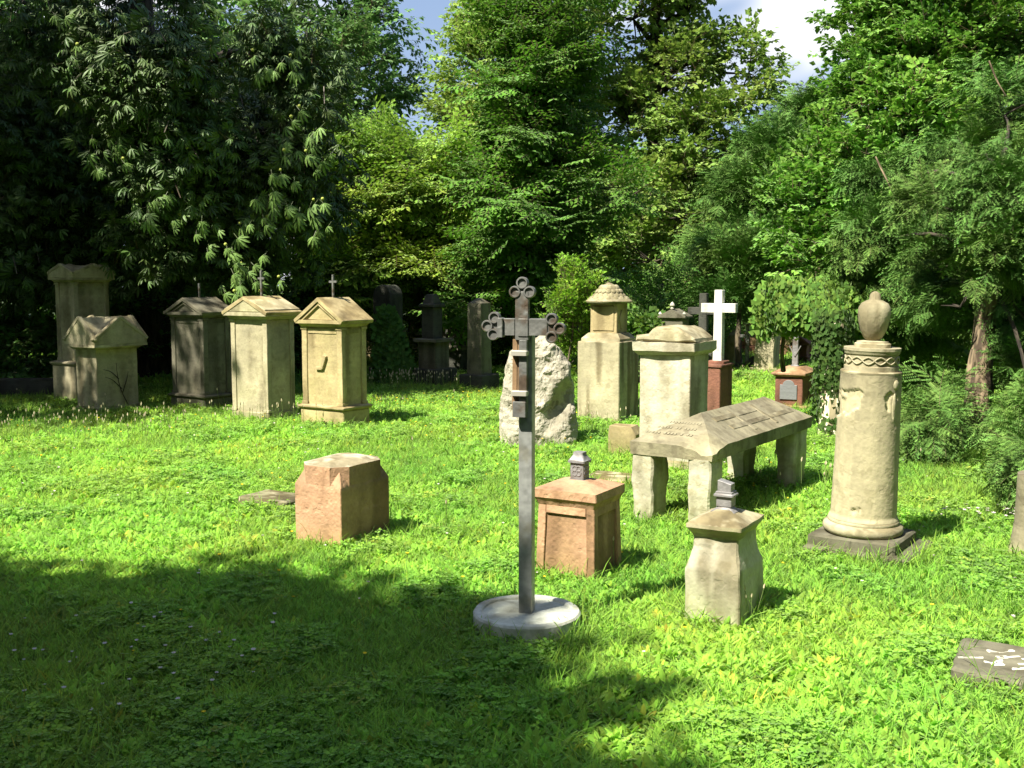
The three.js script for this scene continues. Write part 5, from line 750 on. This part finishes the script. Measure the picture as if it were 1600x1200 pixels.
// ------------------------------------------------------------------ meadow
{
  const r = rng(700), G0 = [0.26, 0.45, 0.05];
  // a rosette of broad leaves
  const rosette = s => { const q = rng(s), B = new Leaves(), n = 6 + Math.floor(q() * 3); for (let i = 0; i < n; i++) { const a = i / n * 6.28 + q() * 0.6, el = 0.6 + 0.85 * q(), L = 0.035 + 0.045 * q(), dir = V(Math.cos(a) * Math.cos(el), Math.sin(el), Math.sin(a) * Math.cos(el)), side = V(-Math.sin(a), 0, Math.cos(a)); B.leaf(V(0, 0, 0), dir, side, L, L * (0.26 + 0.14 * q()), vary(G0, q, 0.35), { tip: 0.62, droop: -0.45, fold: 0.25 }); } return B.build(); };
  const tuft = (s, n, L0, W, spread) => { const q = rng(s), B = new Leaves(); for (let i = 0; i < n; i++) { const a = q() * 6.28, el = 0.75 + 0.75 * q(), L = L0 * (0.5 + 0.8 * q()), dir = V(Math.cos(a) * Math.cos(el), Math.sin(el), Math.sin(a) * Math.cos(el)), side = V(-Math.sin(a), 0, Math.cos(a)); B.leaf(V((q() - 0.5) * spread, 0, (q() - 0.5) * spread), dir, side, L, W * (0.7 + 0.6 * q()), vary([0.235, 0.41, 0.05], q, 0.3), { tip: 0.35, droop: -0.35 - 0.3 * q(), fold: 0.2, n: 2 }); } return B.build(); };
  const clover = s => { const q = rng(s), B = new Leaves(); for (let i = 0; i < 10; i++) { const p = V((q() - 0.5) * 0.14, 0.03 + 0.045 * q(), (q() - 0.5) * 0.14), c = vary([0.235, 0.43, 0.05], q, 0.25); B.strip(V(p.x * 0.6, 0, p.z * 0.6), p, 0.002, c, V(0.3, 0, 1)); const a0 = q() * 6.28, tl = (q() - 0.5) * 1.6; for (let k = 0; k < 3; k++) { const a = a0 + k * 2.09, dir = V(Math.cos(a), 0.15 + tl * Math.cos(a), Math.sin(a)).normalize(), side = V(-Math.sin(a), 0, Math.cos(a)); B.leaf(p, dir, side, 0.018, 0.017, c, { n: 1, tip: 0.65, droop: 0.1, fold: -0.1 }); } } return B.build(); };
  const kinds = [rosette(1), rosette(2), rosette(3), tuft(4, 18, 0.08, 0.006, 0.11), tuft(5, 18, 0.055, 0.0125, 0.12), tuft(6, 20, 0.11, 0.0042, 0.1), clover(7), clover(8)];
  const per = kinds.map(() => []);
  const place = (Z0, Z1, dens, sc) => { // ring of ground between two distances
    const wid = Z => 0.485 * Z * 1.12 + 2.2; const steps = 40; for (let s = 0; s < steps; s++) { const za = lerp(Z0, Z1, s / steps), zb = lerp(Z0, Z1, (s + 1) / steps), w = wid(zb), n = Math.round((zb - za) * 2 * w * dens);
      for (let i = 0; i < n; i++) { const Z = lerp(za, zb, r()), x = (r() * 2 - 1) * w; if (inFoot(x, -Z)) continue;
        const m = fbm(x * 0.9 + 20, Z * 0.9, 3, 3), m2 = fbm(x * 2.3, Z * 2.3 + 9, 7, 3), big = fbm(x * 0.35 + 5, Z * 0.35, 1, 2); let u = r(), k;
        if (m2 > 0.60 && u < 0.5) k = u < 0.25 ? 6 : 7; else if (m > 0.5 && u < 0.62) k = [0, 1, 2][Math.floor(r() * 3)]; else k = u < 0.30 ? 3 : u < 0.60 ? 4 : u < 0.76 ? 5 : [0, 1, 2][Math.floor(r() * 3)];
        const t = (0.86 + 0.3 * m) * (0.65 + 0.65 * r()) * (0.92 + 0.2 * big); const dry = r() < 0.035 ? 1.5 : 1; per[k].push([x, Z, sc * (0.6 + 0.7 * r()) * (0.8 + 0.4 * m2), r() * 6.28, t, dry * (0.80 + 0.42 * fbm(x * 1.3 + 40, Z * 1.3, 5, 3))]); } } };
  place(1.6, 6, 1900, 0.85); place(6, 10, 900, 0.95); place(10, 16, 460, 1.05); place(16, 30, 110, 1.5);
  // longer untrimmed tufts round the feet of the stones
  for (const f of foot) { const per4 = 4 * (f[2] + f[3]), n = Math.round(per4 * 26); for (let i = 0; i < n; i++) { const s = r() * 2 - 1, o = 0.0 + 0.05 * r(), ed = r() < f[2] / (f[2] + f[3]), sg = r() < 0.5 ? -1 : 1, u = ed ? s * f[2] : sg * (f[2] + o), v = ed ? sg * (f[3] + o) : s * f[3]; const x = f[0] + u * f[4] + v * f[5], z = f[1] - u * f[5] + v * f[4]; if (z > -1 || inFoot(x, z)) continue; per[[3, 5, 5, 0, 4][Math.floor(r() * 5)]].push([x, -z, 0.9 + 0.7 * r(), r() * 6.28, 0.7 + 0.4 * r(), 0.95 + 0.15 * r()]); } }
  const e = new THREE.Euler(), Q = new THREE.Quaternion(), m4 = new THREE.Matrix4(), col = new THREE.Color(); let total = 0;
  const meadow = new THREE.Group(); meadow.name = 'meadow_grass'; tag(meadow, 'lush short meadow of grass, clover and broad leaved herbs between the graves', 'grass', null, 'stuff'); scene.add(meadow);
  per.forEach((L, k) => { const o = new THREE.InstancedMesh(kinds[k], M.grass, L.length); L.forEach(([x, Z, s, a, t, y], i) => { Q.setFromEuler(e.set((r() - 0.5) * 0.6, a, (r() - 0.5) * 0.6)); m4.compose(V(x, 0, -Z), Q, V(s, s, s)); o.setMatrixAt(i, m4); o.setColorAt(i, col.setRGB(t * y, t, t * 0.9)); }); o.name = ['broad_leaves', 'broad_leaves', 'broad_leaves', 'grass_blades', 'grass_blades', 'grass_blades', 'clover_leaves', 'clover_leaves'][k]; o.userData.kind = 'stuff'; o.receiveShadow = o.castShadow = true; meadow.add(o); total += L.length; });
  console.log('meadow plants', total);
  // flower heads: plantain stalks, yellow buttercups, white clover, all of them uncountable
  const stalk = s => { const q = rng(s), B = new Leaves(), h = 0.2 + 0.06 * q(), top = V((q() - 0.5) * 0.05, h, (q() - 0.5) * 0.05); for (const n of [V(0, 0, 1), V(1, 0, 0)]) { B.strip(V(0, 0, 0), top, 0.0035, [0.16, 0.22, 0.06], n); B.leaf(top.clone().add(V(0, -0.004, 0)), V(0, 1, 0), n, 0.034, 0.013, [0.55, 0.48, 0.33], { fold: 0, droop: 0, tip: 0.4, n: 2 }); } return B.build(); };
  const bud = (s, c, h, d) => { const q = rng(s), B = new Leaves(), top = V(0.01, h, 0); B.strip(V(0, 0, 0), top, 0.003, [0.12, 0.2, 0.04]); for (let i = 0; i < 7; i++) { const a = i / 7 * 6.28; B.leaf(top, V(Math.cos(a), 0.5, Math.sin(a)).normalize(), V(-Math.sin(a), 0, Math.cos(a)), d, d * 0.8, vary(c, q, 0.1), { n: 1, fold: 0 }); } return B.build(); };
  const field = (name, label, geo, pts) => { const o = new THREE.InstancedMesh(geo, M.flower, pts.length); pts.forEach(([x, Z, s], i) => { Q.setFromEuler(e.set((r() - 0.5) * 0.3, r() * 6.28, (r() - 0.5) * 0.3)); m4.compose(V(x, 0, -Z), Q, V(s, s, s)); o.setMatrixAt(i, m4); }); o.name = name; tag(o, label, 'flowers', null, 'stuff'); scene.add(o); };
  const patch = (px, py, n, rx, rz, s = 1) => { const P = G(px, py), L = []; for (let i = 0; i < n; i++) { const x = P.x + (r() + r() - 1) * rx, Z = -P.z + (r() + r() - 1) * rz; if (!inFoot(x, -Z)) L.push([x, Z, s * (0.8 + 0.4 * r())]); } return L; };
  const any = (n, z0, z1, s = 1) => { const L = []; for (let i = 0; i < n; i++) { const Z = z0 + (z1 - z0) * Math.sqrt(r()), x = (r() * 2 - 1) * 0.5 * Z; if (!inFoot(x, -Z)) L.push([x, Z, s * (0.7 + 0.5 * r())]); } return L; };
  field('plantain_stalks', 'pale plantain flower stalks standing in the grass', stalk(1), [...patch(640, 612, 120, 1.0, 0.9), ...patch(90, 690, 90, 1.5, 0.9), ...patch(250, 672, 40, 1.6, 0.5), ...patch(430, 672, 25, 0.6, 0.3), ...patch(590, 655, 30, 0.5, 0.4), ...patch(1250, 775, 14, 0.5, 0.3), ...patch(1040, 790, 6, 0.3, 0.2), ...patch(1450, 690, 22, 0.6, 0.5), ...patch(940, 680, 16, 0.4, 0.3), ...patch(1180, 985, 5, 0.06, 0.05, 0.8), ...patch(955, 900, 3, 0.05, 0.05), ...patch(1130, 600, 30, 1, 1.2), ...any(60, 5, 14)]);
  field('buttercups', 'small yellow buttercups scattered through the grass', bud(2, [0.75, 0.55, 0.02], 0.11, 0.012), [...any(260, 3.3, 12), ...patch(640, 640, 60, 1.2, 0.8), ...patch(740, 628, 30, 0.8, 0.6), ...patch(1580, 1060, 4, 0.1, 0.05, 1.4), ...patch(940, 890, 5, 0.3, 0.2)]);
  field('clover_blooms', 'whitish clover blooms scattered through the grass', bud(3, [0.6, 0.52, 0.5], 0.085, 0.011), [...any(240, 3, 12), ...patch(200, 1050, 50, 0.9, 0.9), ...patch(1550, 830, 22, 0.35, 0.15, 1.5)]);
}
renderer.render(scene, camera);
